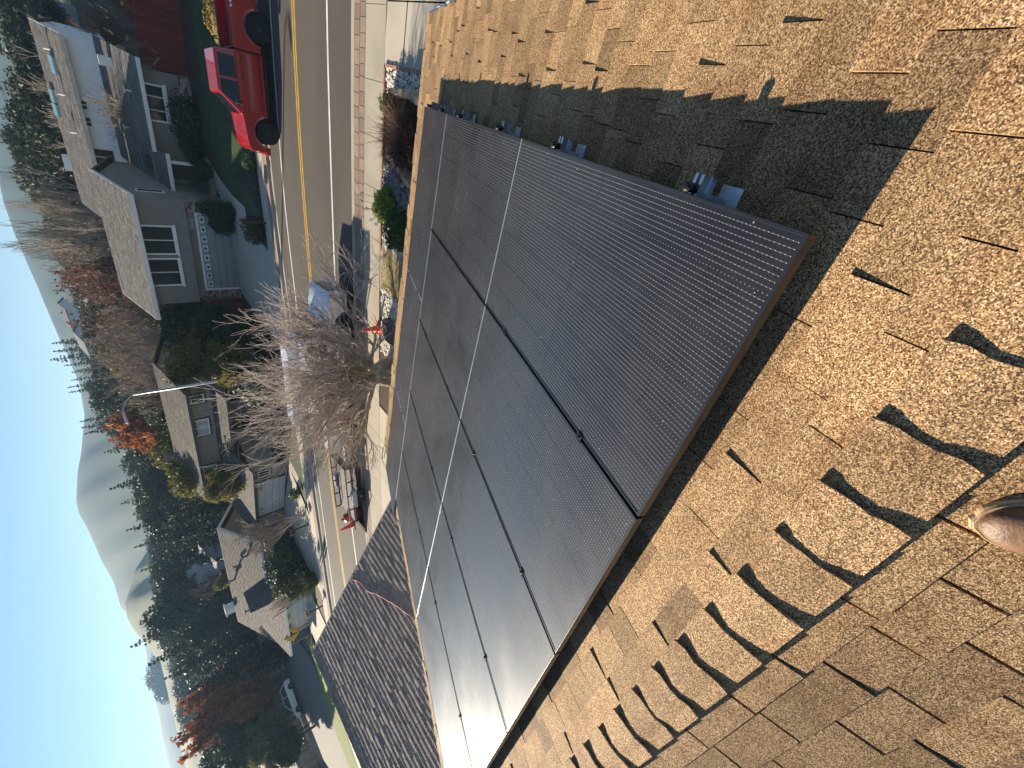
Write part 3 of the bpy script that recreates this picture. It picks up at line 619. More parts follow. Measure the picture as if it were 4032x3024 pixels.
b = MB(); blades(b, (-0.72, 11.35, YZ), 620, 0.28, 1.0, 0.85, 0.007, 0.42); blades(b, (-1.1, 10.9, YZ), 520, 0.3, 1.25, 0.85, 0.007, 0.45); b.build('blades', leafmat('bronze_leaf', (0.115, 0.052, 0.030), 0.6, 0.15), pl, pl.location)
b = MB(); blades(b, (-0.9, 11.2, YZ), 60, 0.25, 1.5, 1.25, 0.005, 0.40); b.build('seed_stems', leafmat('bronze_stem', (0.16, 0.09, 0.06), 0.7, 0.1), pl, pl.location)
def shrub(name, label, c, r3, n, size, m, stems=6, **kw):
    t = thing(name, label, kw.pop('cat', 'shrub'), (c[0], c[1], kw.pop('base', c[2] - r3[2]))); b = MB(); leafball(b, c, *r3, n, size, **kw); b.build('foliage', m, t, t.location)
    b = MB()
    for k in range(stems):
        a = 2 * math.pi * k / stems; b.tube([(c[0] + 0.03 * math.cos(a), c[1] + 0.03 * math.sin(a), t.location.z - 0.05), (c[0] + r3[0] * 0.3 * math.cos(a), c[1] + r3[1] * 0.3 * math.sin(a), c[2] - r3[2] * 0.3), (c[0] + r3[0] * 0.6 * math.cos(a), c[1] + r3[1] * 0.6 * math.sin(a), c[2] + r3[2] * 0.3)], [r3[0] * 0.05, r3[0] * 0.035, r3[0] * 0.015], 5)
    b.build('stem', mat('bark', (0.12, 0.09, 0.065), 0.9, 0.3, sc=12, bump=0.5), t, t.location); return t
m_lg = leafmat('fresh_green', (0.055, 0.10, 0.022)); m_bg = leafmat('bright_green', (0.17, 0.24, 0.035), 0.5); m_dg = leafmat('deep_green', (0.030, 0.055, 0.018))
shrub('round_shrub', 'small round green shrub between the bronze grass and the white pebbles', (-0.24, 12.02, YZ + 0.24), (0.33, 0.31, 0.30), 1100, 0.035, m_lg)
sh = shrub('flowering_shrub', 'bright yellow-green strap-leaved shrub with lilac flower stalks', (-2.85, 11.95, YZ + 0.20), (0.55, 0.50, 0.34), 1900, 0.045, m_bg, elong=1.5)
b = MB(); heads = MB()
for x, y, z in ((-2.61, 12.2, 0.83), (-2.84, 12.25, 0.80), (-3.06, 12.2, 0.74), (-3.02, 12.15, 0.65), (-3.34, 12.1, 0.55), (-3.42, 12.0, 0.42)):
    b.tube([(x * 0.6 - 2.85 * 0.4, 12.0, YZ + 0.25), (x, y, YZ + z)], 0.006, 4)
    for k in range(26):
        v = Vector((random.gauss(0, 1), random.gauss(0, 1), random.gauss(0, 1))).normalized(); p = Vector((x, y, YZ + z)) + v * 0.05; t_ = v.orthogonal() * 0.014; q = v.cross(t_); heads.add([p - t_, p - q, p + t_, p + q], [(0, 1, 2, 3)], 0, U(0.8, 1.3))
b.build('flower_stalk', m_lg, sh, sh.location); heads.build('flower_head', leafmat('lilac', (0.36, 0.30, 0.55), 0.7), sh, sh.location)
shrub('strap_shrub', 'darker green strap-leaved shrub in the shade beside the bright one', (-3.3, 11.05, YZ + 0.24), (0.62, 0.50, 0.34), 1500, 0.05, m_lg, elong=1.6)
# ------------------------------------------------------------------ bare tree in front and its kin
def branch_segs(seed, start, dirs, length, rad, depth, spread=0.55, kids=(3, 5), shrink=0.68, upw=0.25, wig=0.18, rmin=0.003, tiplen=1.0, nseg=4):
    rg = random.Random(seed); segs = []
    def grow(p, d, L, r_, dep):
        n = nseg if dep > 0 else 3; step = L / n; pts = [p]; r0 = r_; nodes = []
        for i in range(n):
            d = (d + Vector((rg.gauss(0, wig), rg.gauss(0, wig), rg.gauss(0, wig) + upw * 0.12))).normalized(); q = p + d * step
            r1 = max(rmin, r_ * (1 - 0.55 * (i + 1) / n)); segs.append((p, q, r0, r1, dep)); p = q; r0 = r1; nodes.append((q, d.copy(), r1))
        if dep == 0: return
        k = rg.randint(*kids)
        for i in range(k):
            q, dd, rr_ = nodes[min(n - 1, max(0, int((i + 1) / k * n - rg.random() * 0.9)))] if i < k - 1 else nodes[-1]
            a = dd.orthogonal().normalized(); a = Matrix.Rotation(rg.uniform(0, 6.283), 3, dd) @ a; sp = spread * rg.uniform(0.5, 1.25) * (0.55 if i == k - 1 else 1)
            nd = (dd + a * sp + Vector((0, 0, upw * rg.uniform(0.3, 1)))).normalized()
            grow(q, nd, L * shrink * rg.uniform(0.75, 1.2) * (tiplen if dep == 1 else 1), max(rmin, rr_ * rg.uniform(0.65, 0.9)), dep - 1)
    for d, L, r_ in dirs: grow(Vector(start), Vector(d).normalized(), L, r_, depth)
    return segs
def tubes_np(segs, k=4, org=(0, 0, 0)):
    P0 = np.array([s[0] for s in segs]) - np.array(org); P1 = np.array([s[1] for s in segs]) - np.array(org); R0 = np.array([s[2] for s in segs]); R1 = np.array([s[3] for s in segs])
    D = P1 - P0; D /= np.linalg.norm(D, axis=1, keepdims=True) + 1e-9; ref = np.where(np.abs(D[:, 2:3]) < 0.9, np.array([[0, 0, 1.0]]), np.array([[1.0, 0, 0]]))
    A = np.cross(D, ref); A /= np.linalg.norm(A, axis=1, keepdims=True); B = np.cross(D, A); V = []
    for P, R_ in ((P0, R0), (P1, R1)):
        for j in range(k):
            a = 2 * math.pi * j / k; V.append(P + (A * math.cos(a) + B * math.sin(a)) * R_[:, None])
    V = np.stack(V, 1).reshape(-1, 3); base = (np.arange(len(segs)) * 2 * k)[:, None]
    F = np.concatenate([np.stack([base[:, 0] + j, base[:, 0] + (j + 1) % k, base[:, 0] + k + (j + 1) % k, base[:, 0] + k + j], 1) for j in range(k)]); return V, F
TB = Vector((-8.3, 11.0, YZ - 0.05))
tree = thing('bare_tree', 'large bare vase-shaped tree with pale twigs in front of the white truck', 'tree', TB)
rg = random.Random(5); dirs = []
for k in range(15):
    a = 2 * math.pi * k / 15 + rg.uniform(-.2, .2); o = rg.uniform(0.45, 1.35); dirs.append(((math.cos(a) * o * 1.25, math.sin(a) * o * 0.75 + 0.12, 1.0), rg.uniform(1.7, 2.3), rg.uniform(0.055, 0.10)))
segs = branch_segs(3, TB + Vector((0, 0, 0.55)), dirs, 2, 0.1, 4, spread=0.55, kids=(4, 5), shrink=0.67, upw=0.16, wig=0.15, rmin=0.0047, nseg=5)
segs = [s for s in segs if s[1].y > 6.6 or s[1].z < -2.6]
m_bark = mat('pale_bark', (0.52, 0.44, 0.34), 0.85, 0.3, sc=9, bump=0.5, bsc=40, c2=(0.16, 0.13, 0.07), sc2=3, c2f=0.6); m_twig = mat('twig_bark', (0.50, 0.41, 0.36), 0.8, 0.25, sc=6)
V, F = tubes_np([s for s in segs if s[4] >= 2], 6); link('limbs', np_mesh('limbs', V - np.array(TB), F, m_bark, np.ones(len(F)), True), tree)
V, F = tubes_np([s for s in segs if s[4] < 2], 3); link('twigs', np_mesh('twigs', V - np.array(TB), F, m_twig, np.ones(len(F))), tree)
b = MB()
for dx, dy, r_ in ((0, 0, 0.30), (-0.35, -0.05, 0.20), (0.3, 0.05, 0.18)):
    b.tube([(TB.x + dx * 1.2, TB.y + dy, TB.z), (TB.x + dx, TB.y + dy, TB.z + 0.35), (TB.x + dx * 0.5, TB.y + dy, TB.z + 0.75)], [r_ * 1.3, r_, r_ * 0.75], 10)
b.build('trunk', m_bark, tree, TB, smooth=True)
print('bare tree segs', len(segs))
# ------------------------------------------------------------------ vehicles
m_tyre = mat('tyre_rubber', (0.016, 0.016, 0.017), 0.8, 0.2); m_rimb = mat('black_rim', (0.10, 0.10, 0.105), 0.3, 0.1, metal=0.7); m_rims = mat('steel_rim', (0.55, 0.55, 0.55), 0.35, 0.1, metal=0.8)
m_glz = mat('vehicle_glass', (0.010, 0.014, 0.018), 0.05, 0.05, spec=0.35); m_trim = mat('black_trim', (0.02, 0.02, 0.022), 0.5, 0.1)
m_chr = mat('chrome', (0.7, 0.7, 0.72), 0.15, 0.05, metal=1.0); m_lamp = mat('lamp_lens', (0.65, 0.66, 0.68), 0.1, 0.05, coat=0.6); m_redl = mat('red_lens', (0.45, 0.02, 0.015), 0.2, 0.1, coat=0.6)
def arch(cx, r_, z0, n=10):                                # points of a wheel arch, from +x side to -x side
    h = z0; a0 = math.asin(max(-1, min(1, (h - 0.40) / r_)))
    return [(cx + r_ * math.cos(a), 0.40 + r_ * math.sin(a)) for a in np.linspace(a0, math.pi - a0, n)]
def wheel(t, cx, cy, R_, wd, side, mr, spokes=6):
    b = MB(); b.lathe([(R_ * 0.62, -wd / 2), (R_ * 0.93, -wd / 2), (R_, -wd * 0.38), (R_, wd * 0.38), (R_ * 0.93, wd / 2), (R_ * 0.62, wd / 2)], 28, (cx, cy, R_), 'y'); wh = b.build('wheel', m_tyre, t, smooth=False)
    b = MB(); yy = cy - side * wd * 0.40
    b.lathe([(R_ * 0.64, -0.02), (R_ * 0.64, 0.02)], 24, (cx, cy, R_), 'y')
    b.lathe([(R_ * 0.15, -0.02), (R_ * 0.15, 0.02), (R_ * 0.1, 0.03)], 12, (cx, yy, R_), 'y', 1)
    for k in range(spokes):
        a = 2 * math.pi * k / spokes; d = Vector((math.cos(a), 0, math.sin(a))); q = Vector((-d.z, 0, d.x)); c = Vector((cx, yy, R_))
        for of in (-0.05, 0.05):
            p = [c + d * R_ * 0.1 + q * (of - 0.018), c + d * R_ * 0.1 + q * (of + 0.018), c + d * R_ * 0.62 + q * (of * 1.9 + 0.016), c + d * R_ * 0.62 + q * (of * 1.9 - 0.016)]
            b.hexa([v + Vector((0, -0.012, 0)) for v in p] + [v + Vector((0, 0.012, 0)) for v in p], 1)
    b.lathe([(R_ * 0.58, -0.015), (R_ * 0.64, -0.015), (R_ * 0.64, 0.015), (R_ * 0.58, 0.015)], 24, (cx, yy, R_), 'y', 1)
    b.build('rim', [m_trim, mr], wh)
def side_windows(t, pts_list, yb, yt, zb, zt, mg=None):    # glass panes on both leaning cab sides
    for s in (-1, 1):
        for pts in pts_list:
            f = lambda z: s * (yb + (yt - yb) * (z - zb) / (zt - zb) + 0.006)
            b = MB(); v = [(x, f(z), z) for x, z in pts]; v2 = [(x, f(z) - s * 0.012, z) for x, z in pts]; n = len(pts)
            fs = [tuple(range(n)) if s < 0 else tuple(range(n - 1, -1, -1))] + [(i, (i + 1) % n, (i + 1) % n + n, i + n) for i in range(n)]
            b.add(v + v2, fs); b.build('side_window', mg or m_glz, t)
def pickup(t, paint, L=5.75, W=1.98, wb=3.62, xr=1.25, R_=0.40, cab=(1.95, 4.05), roof=1.96, rim=None, bed=True, spk=6, dz=0.0):
    xf = xr + wb; h = W / 2; zb = 0.42; ar = R_ + 0.13; hood = 1.17 + dz; belt = 1.24 + dz
    cabx0, cabx1 = cab
    prof = [(cabx0 - 0.02, zb)] + [(xf - ar - 0.02, zb)] + arch(xf, ar, zb)[::-1] + [(L - 0.12, zb), (L - 0.03, 0.52), (L, 0.70), (L - 0.04, 0.98 + dz), (L - 0.16, 1.08 + dz), (L - 0.75, hood - 0.02), (cabx1 + 0.30, hood + 0.03), (cabx1 + 0.2, belt), (cabx0 - 0.02, belt)]
    b = MB(); b.ext(prof[::-1], -h, h, 1); b.build('body', paint, t, bevel=0.05, seg=3)
    for s in (-1, 1):
        b = MB(); b.hexa([(cabx0 + 0.02, s * (h - 0.01), 0.50), (xf - ar - 0.10, s * (h - 0.01), 0.50), (xf - ar - 0.10, s * (h - 0.01), belt - 0.30), (cabx0 + 0.02, s * (h - 0.01), belt - 0.30), (cabx0 + 0.04, s * (h + 0.028), 0.62), (xf - ar - 0.14, s * (h + 0.028), 0.62), (xf - ar - 0.14, s * (h + 0.034), belt - 0.40), (cabx0 + 0.04, s * (h + 0.034), belt - 0.40)]); b.build('door_skin', paint, t, bevel=0.03, seg=2)
        for cx in ((xf, xr) if bed else (xf,)):
            b = MB(); o_, i_ = [(cx + (ar + 0.07) * math.cos(q), 0.42 + (ar + 0.07) * math.sin(q)) for q in np.linspace(0.05, math.pi - 0.05, 14)], [(cx + (ar - 0.005) * math.cos(q), 0.42 + (ar - 0.005) * math.sin(q)) for q in np.linspace(0.05, math.pi - 0.05, 14)]
            for k in range(13): b.hexa([(o_[k][0], s * (h - 0.02), o_[k][1]), (o_[k + 1][0], s * (h - 0.02), o_[k + 1][1]), (i_[k + 1][0], s * (h - 0.02), i_[k + 1][1]), (i_[k][0], s * (h - 0.02), i_[k][1]), (o_[k][0], s * (h + 0.012), o_[k][1]), (o_[k + 1][0], s * (h + 0.012), o_[k + 1][1]), (i_[k + 1][0], s * (h + 0.05), i_[k + 1][1]), (i_[k][0], s * (h + 0.05), i_[k][1])])
            b.build('wing_flare', paint, t)
    r0, r1, f0, f1 = cabx0 + 0.08, cabx1 - 0.42, cabx0, cabx1 + 0.32; ht = h - 0.20; hb = h - 0.05; zt = roof
    b = MB(); b.hexa([(f0, -hb, belt - 0.03), (f1, -hb, belt - 0.03), (f1, hb, belt - 0.03), (f0, hb, belt - 0.03), (r0, -ht, zt), (r1, -ht, zt), (r1, ht, zt), (r0, ht, zt)]); b.build('cab', paint, t, bevel=0.06, seg=3)
    zr = zt - 0.11; zl = belt + 0.03; A = lambda z: (z - belt + 0.03) / (zt - belt + 0.03)
    xF = lambda z: f1 + (r1 - f1) * A(z); xB = lambda z: f0 + (r0 - f0) * A(z); mid = (cabx0 + cabx1) / 2 + 0.05
    side_windows(t, [[(mid + 0.05, zl), (xF(zl) - 0.24, zl), (xF(zr) - 0.10, zr), (mid + 0.05, zr)], [(xB(zl) + 0.22, zl + 0.02), (mid - 0.05, zl), (mid - 0.05, zr), (xB(zr) + 0.16, zr)]], hb, ht, belt - 0.03, zt)
    for nm, xx, sg in (('windscreen', xF, 1), ('rear_window', xB, -1)):
        w0, w1 = hb - 0.12, ht - 0.06; z0, z1 = belt + 0.05, zt - 0.07
        b = MB(); p = [(xx(z0) + sg * 0.008, -w0, z0), (xx(z0) + sg * 0.008, w0, z0), (xx(z1) + sg * 0.008, w1, z1), (xx(z1) + sg * 0.008, -w1, z1)]
        b.hexa(p + [(q[0] - sg * 0.02, q[1], q[2]) for q in p]); b.build(nm, m_glz, t)
    for s in (-1, 1):
        b = MB(); b.box(cabx1 - 0.22, cabx1 - 0.08, s * (h + 0.02) - 0.12 + s * 0.12, s * (h + 0.02) + 0.12 + s * 0.12, belt - 0.02, belt + 0.20); b.box(cabx1 - 0.17, cabx1 - 0.12, min(s * (h - 0.1), s * (h + 0.1)), max(s * (h - 0.1), s * (h + 0.1)), belt + 0.0, belt + 0.05); b.build('mirror', m_chr if rim is None else m_trim, t, bevel=0.03)
        for xd in (mid - 0.32, cabx0 + 0.16):
            b = MB(); b.box(xd, xd + 0.22, s * h - 0.012 + s * 0.018, s * h + 0.012 + s * 0.018, belt - 0.20, belt - 0.155); b.build('door_handle', m_trim, t, bevel=0.008)
        for xd in (mid, cabx1 + 0.02, cabx0 + 0.02):
            b = MB(); b.box(xd - 0.006, xd + 0.006, s * h - 0.004 + s * 0.001, s * h + 0.004 + s * 0.001, zb + 0.1, belt - 0.02); b.build('door_seam', m_trim, t)
        b = MB(); b.box(L - 0.30, L - 0.01, s * (h - 0.36) - 0.15 + s * 0.17, s * (h - 0.36) + 0.15 + s * 0.17, 0.80, 0.98); b.build('headlight', m_lamp, t, bevel=0.03)
        b = MB(); b.box(cabx0 + 0.1, xf - ar - 0.15, s * (h - 0.06) - 0.05, s * (h - 0.06) + 0.05, 0.33, 0.39); b.build('running_board', m_trim, t)
    b = MB(); b.box(L - 0.05, L + 0.03, -h + 0.42, h - 0.42, 0.66, 0.98); 
    for k in range(4): b.box(L + 0.03, L + 0.045, -h + 0.46, h - 0.46, 0.69 + k * 0.07, 0.725 + k * 0.07, 1)
    b.build('grille', [m_trim, m_chr], t)
    b = MB(); b.box(L - 0.20, L + 0.10, -h + 0.03, h - 0.03, 0.40, 0.60); b.build('bumper', paint if rim else m_chr, t, bevel=0.05)
    if bed:
        bx1 = cabx0 - 0.06; bt = 1.27 + dz * 1.3
        pr = [(0.02, 0.50), (xr - ar - 0.05, 0.46)] + arch(xr, ar, 0.46)[::-1] + [(bx1, 0.44), (bx1, bt), (0.02, bt)]
        for s in (-1, 1):
            b = MB(); b.ext(pr[::-1], min(s * h, s * (h - 0.10)), max(s * h, s * (h - 0.10)), 1); b.build('bed_side', paint, t, bevel=0.03)
            b = MB(); b.box(0.0, bx1, s * (h - 0.05) - 0.06, s * (h - 0.05) + 0.06, bt, bt + 0.025); b.build('bed_rail', m_trim, t)
            b = MB(); b.box(-0.01, 0.03, s * (h - 0.09) - 0.07, s * (h - 0.09) + 0.07, 0.85, 1.18); b.build('tail_light', m_redl, t)
            b = MB()
            for k, (x0, ln) in enumerate(((0.42, 0.10), (0.56, 0.10), (0.70, 0.10), (0.30, 0.05))):    # slanted pale decal strokes on the rear wing
                z0 = 1.12 + dz * 1.3; b.add([(x0, s * (h + 0.003), z0), (x0 + ln * 0.8, s * (h + 0.003), z0), (x0 + ln * 0.8 + 0.05, s * (h + 0.003), z0 + 0.085), (x0 + 0.05, s * (h + 0.003), z0 + 0.085)], [(0, 1, 2, 3) if s < 0 else (3, 2, 1, 0)])
            b.build('decal', m_white, t)
        b = MB(); b.box(0.05, bx1, -h + 0.10, h - 0.10, 0.70, 0.76); b.box(bx1 - 0.05, bx1, -h + 0.1, h - 0.1, 0.76, bt); b.build('bed_floor', m_trim, t)
        b = MB(); b.box(0.0, 0.07, -h + 0.1, h - 0.1, 0.60, bt); b.build('tailgate', paint, t, bevel=0.02)
        b = MB(); b.box(-0.16, 0.02, -h + 0.06, h - 0.06, 0.46, 0.60); b.build('rear_bumper', m_trim if rim else m_chr, t, bevel=0.03)
    b = MB(); b.box(0.4, L - 0.5, -0.5, 0.5, 0.30, 0.50); b.box(xr - 0.45, xr + 0.45, -h + 0.12, h - 0.12, 0.5, 0.86); b.box(xf - 0.45, xf + 0.45, -h + 0.12, h - 0.12, 0.5, 0.86); b.build('chassis', m_trim, t)
    for cx in (xr, xf):
        for s in (-1, 1): wheel(t, cx, s * (h - 0.13), R_, 0.27, -s, rim or m_rims, spk)
m_red = mat('red_paint', (0.34, 0.004, 0.010), 0.22, 0.02, spec=0.5, coat=0.7)
a = math.radians(186.0); fwv = Vector((math.cos(a), math.sin(a), 0)); lft = Vector((-fwv.y, fwv.x, 0))
org = Vector((0.83, 22.95, GZ)) - fwv * 1.25 - lft * 0.86 * 1.0
t = thing('pickup_truck', 'red pickup truck with black wheels parked along the far kerb', 'pickup', org, a)
pickup(t, m_red, rim=m_rimb, R_=0.44, L=5.65, cab=(2.12, 4.05), roof=2.10, dz=0.15)

# white utility truck and its trailer behind the bare tree
m_wv = mat('white_truck_paint', (0.70, 0.71, 0.73), 0.35, 0.05, coat=0.8)
a = math.radians(8.5); org = Vector((-13.6, 14.15, GZ))
t = thing('utility_truck', 'white utility truck with a boxed load parked behind the bare tree', 'truck', org, a)
pickup(t, m_wv, L=6.9, W=2.05, wb=4.3, xr=1.35, R_=0.42, cab=(3.55, 5.35), roof=2.05, bed=False, spk=8)
b = MB(); pr = [(0.0, 0.55), (0.78, 0.52)] + arch(1.35, 0.54, 0.52)[::-1] + [(3.42, 0.52), (3.42, 1.48), (0.0, 1.48)]
m_gv = mat('service_body_grey', (0.42, 0.41, 0.39), 0.5, 0.1)
for s in (-1, 1):
    b = MB(); b.ext(pr[::-1], min(s * 1.04, s * 0.62), max(s * 1.04, s * 0.62), 1); b.build('tool_body', m_gv, t, bevel=0.02)
    for x0 in (0.06, 2.0, 2.75):
        b = MB(); b.box(x0, x0 + 0.62, s * 1.04 - 0.012 + s * 0.008, s * 1.04 + 0.012 + s * 0.008, 0.98 if x0 < 1 else 0.62, 1.42); b.build('locker_door', m_wv, t, bevel=0.01)
    b = MB(); b.box(-0.02, 0.02, s * 0.9 - 0.07, s * 0.9 + 0.07, 0.95, 1.2); b.build('tail_light', m_redl, t)
b = MB(); b.box(0.0, 3.42, -0.62, 0.62, 0.7, 0.78); b.build('bed_floor', m_trim, t)
b = MB(); b.box(0.9, 4.4, 0.05, 0.92, 2.02, 2.42); b.build('roof_box', m_wv, t, bevel=0.06)
b = MB()
for x0 in (0.4, 3.3):
    for s in (-1, 1): b.box(x0, x0 + 0.06, s * 0.9 - 0.03, s * 0.9 + 0.03, 1.48, 2.0)
    b.box(x0, x0 + 0.06, -0.93, 0.93, 1.96, 2.02)
b.build('rack', m_trim, t)
b = MB(); b.lathe([(0.30, 0), (0.33, 0.05), (0.33, 0.75), (0.25, 0.85), (0.05, 0.9)], 14, (1.9, -0.25, 0.78)); b.build('tank', m_gv, t, smooth=True)
b = MB(); b.box(-0.25, 0.0, -0.95, 0.95, 0.45, 0.6); b.build('rear_bumper', m_trim, t)
a = math.radians(17); org = Vector((-17.75, 12.75, GZ))
t = thing('utility_trailer', 'low dark utility trailer hitched behind the white truck', 'trailer', org, a)
m_tr = mat('trailer_steel', (0.11, 0.105, 0.10), 0.6, 0.25, sc=8); m_ply = mat('weathered_ply', (0.42, 0.33, 0.21), 0.8, 0.2, sc=6, stretch=(1, 6, 1))
b = MB(); b.box(0.0, 3.0, -0.85, 0.85, 0.55, 0.62); b.build('deck', mat('trailer_deck', (0.20, 0.17, 0.14), 0.85, 0.2, sc=6), t)
b = MB()
for s in (-1, 1):
    for z in (0.62, 0.86): b.box(0.0, 3.0, s * 0.87 - 0.025, s * 0.87 + 0.025, z, z + 0.05)
    for x0 in (0, 0.75, 1.5, 2.25, 2.95): b.box(x0, x0 + 0.05, s * 0.87 - 0.025, s * 0.87 + 0.025, 0.5, 0.9)
b.box(2.95, 3.0, -0.87, 0.87, 0.62, 0.91); b.build('side_rails', m_tr, t)
b = MB(); b.tube([(3.0, -0.5, 0.52), (4.1, 0, 0.50)], 0.035, 6); b.tube([(3.0, 0.5, 0.52), (4.1, 0, 0.50)], 0.035, 6); b.box(4.05, 4.2, -0.05, 0.05, 0.46, 0.56); b.build('tongue', m_tr, t)
for s in (-1, 1):
    wheel(t, 1.45, s * 1.02, 0.33, 0.2, -s, m_rims, 5)
    b = MB(); b.ext([(1.0, 0.55), (1.02, 0.68), (1.2, 0.76), (1.7, 0.76), (1.88, 0.68), (1.9, 0.55)], min(s * 0.9, s * 1.15), max(s * 0.9, s * 1.15), 1); b.build('mudguard', mat('galvanised', (0.35, 0.37, 0.4), 0.5, 0.2, metal=0.5), t)
b = MB(); b.hexa([(0.0, -0.82, 0.56), (0.0, 0.82, 0.56), (-1.15, 0.82, 0.02), (-1.15, -0.82, 0.02), (0.0, -0.82, 0.60), (0.0, 0.82, 0.60), (-1.15, 0.82, 0.06), (-1.15, -0.82, 0.06)]); b.build('ramp', m_ply, t)

# cones, drum
m_or = mat('orange_plastic', (0.85, 0.085, 0.02), 0.45, 0.06); m_rub = mat('black_rubber', (0.02, 0.02, 0.02), 0.7)
def cone(loc, label, h, dark):
    t = thing('traffic_cone', label, 'traffic cone', loc, U(0, 1.5), 'orange traffic cones'); w_ = h * 0.26
    b = MB(); b.lathe([(w_ * 0.95, 0.03), (w_ * 0.75, 0.045), (0.035, h * 0.97), (0.03, h)], 18); b.build('cone_body', m_or, t, smooth=True)
    b = MB(); b.box(-w_ * 1.25, w_ * 1.25, -w_ * 1.25, w_ * 1.25, 0, 0.032); b.build('base', m_rub if dark else m_or, t, bevel=0.01)
cone((-7.12, 12.05, KZ), 'orange traffic cone on the sidewalk in front of the white pebbles', 0.62, False)
cone((-19.8, 13.42, GZ + 0.004), 'orange traffic cone with a black base standing on the white line', 0.72, True)
cone((-13.9, 15.7, GZ), 'orange traffic cone behind the white truck, seen through the branches', 0.6, True)
t = thing('safety_drum', 'dark red safety drum beside the trailer ramp', 'drum', (-18.05, 12.75, GZ))
b = MB(); b.lathe([(0.27, 0.06), (0.27, 0.22), (0.255, 0.24), (0.255, 0.42), (0.24, 0.44), (0.24, 0.62), (0.225, 0.64), (0.22, 0.80), (0.12, 0.85)], 20); b.build('drum_body', mat('red_drum', (0.42, 0.03, 0.025), 0.4, 0.15), t, smooth=False)
b = MB(); b.lathe([(0.36, 0.0), (0.36, 0.05), (0.29, 0.07)], 20); b.build('base', m_rub, t)
b = MB(); b.box(-0.06, 0.06, -0.012, 0.012, 0.85, 0.97); b.build('handle', m_rub, t)
t = thing('meter_box', 'pale rimmed utility cover set in the paver band by the kerb', 'utility cover', (-6.3, 13.62, KZ + 0.006), 0.1)
b = MB(); b.box(-0.33, 0.33, -0.2, 0.2, -0.02, 0.004); b.build('lid', mat('grey_lid', (0.22, 0.21, 0.2), 0.7, 0.15), t)
b = MB()
for x0, x1, y0, y1 in ((-0.38, 0.38, -0.25, -0.2), (-0.38, 0.38, 0.2, 0.25), (-0.38, -0.33, -0.2, 0.2), (0.33, 0.38, -0.2, 0.2)): b.box(x0, x1, y0, y1, -0.02, 0.012)
b.build('rim', m_conc2, t)

# small car on the side street, and a dark pickup by the fence
def car(t, paint):
    L, h = 4.3, 0.88; zb = 0.30
    prof = [(0.05, zb), (0.85 - 0.4, zb)] + [(x, z - 0.08) for x, z in arch(0.85, 0.37, 0.40)[::-1]] + [(1.3, zb)] + [(x, z - 0.08) for x, z in arch(3.45, 0.37, 0.40)[::-1]] + [(4.1, zb), (4.3, 0.45), (4.28, 0.66), (4.0, 0.80), (3.2, 0.93), (0.35, 0.98), (0.05, 0.9), (0.0, 0.5)]
    b = MB(); b.ext(prof[::-1], -h, h, 1); b.build('body', paint, t, bevel=0.07, seg=3)
    b = MB(); b.hexa([(0.25, -0.80, 0.92), (3.35, -0.80, 0.9), (3.35, 0.80, 0.9), (0.25, 0.80, 0.92), (0.75, -0.60, 1.44), (2.35, -0.60, 1.46), (2.35, 0.60, 1.46), (0.75, 0.60, 1.44)]); b.build('cabin', m_glz, t, bevel=0.05)
    b = MB(); b.slab([(0.72, -0.62, 1.475), (2.38, -0.62, 1.495), (2.38, 0.62, 1.495), (0.72, 0.62, 1.475)], 0.04)
    for s in (-1, 1):
        for x0, x1 in ((0.25, 0.75), (3.3, 2.37), (1.7, 1.62)): b.tube([(x0, s * 0.80, 0.93), (x1, s * 0.62, 1.46)], 0.035, 5)
    b.build('roof', paint, t)
    for s in (-1, 1):
        b = MB(); b.box(4.02, 4.27, s * 0.66 - 0.14, s * 0.66 + 0.14, 0.62, 0.76); b.build('headlight', m_lamp, t, bevel=0.02)
        for cx in (0.85, 3.45): wheel(t, cx, s * 0.78, 0.32, 0.2, -s, m_rims, 6)
t = thing('car', 'small white car parked along the weathered fence on the side street', 'car', (-61.2, 25.3, gz(-61.2, 24) + 0.06), math.radians(250)); car(t, m_wv)
t = thing('pickup_truck', 'grey pickup in the shade at the end of the weathered fence', 'pickup', (-56.0, 28.5, gz(-56, 28.5) + 0.06), math.radians(60)); pickup(t, mat('grey_paint', (0.13, 0.14, 0.16), 0.3, 0.05, coat=0.8))
# ------------------------------------------------------------------ houses across the street
m_gst = mat('grey_stucco', (0.235, 0.21, 0.185), 0.92, 0.08, sc=2, bump=0.35, bsc=60); m_wst = mat('white_stucco', (0.84, 0.84, 0.84), 0.9, 0.05, sc=3, bump=0.3, bsc=60)
m_pane = mat('window_pane', (0.014, 0.018, 0.022), 0.06, 0.5, sc=0.8, spec=0.35, coat=0.0); m_gdoor = mat('grey_garage_door', (0.30, 0.30, 0.30), 0.6, 0.05); m_curt = mat('pale_curtain', (0.42, 0.43, 0.43), 0.8, 0.2, sc=9, stretch=(6, 6, 0.3))
m_rg = granule('grey_brown_granules', [(0.0, (0.075, 0.068, 0.060)), (0.5, (0.165, 0.152, 0.135)), (1.0, (0.27, 0.25, 0.225))], 60, (0.75, 0.72, 0.7), 0.4, 0)
m_rd = granule('dark_brown_granules', [(0.0, (0.045, 0.037, 0.031)), (0.5, (0.10, 0.083, 0.07)), (1.0, (0.165, 0.14, 0.12))], 60, (0.8, 0.75, 0.72), 0.4, 0)
m_dtrim = mat('dark_trim', (0.05, 0.047, 0.045), 0.6, 0.1); m_tsid = mat('tan_siding', (0.27, 0.235, 0.185), 0.85, 0.08, sc=3); m_tst = mat('tan_stucco', (0.36, 0.31, 0.24), 0.9, 0.08, sc=2, bump=0.3)
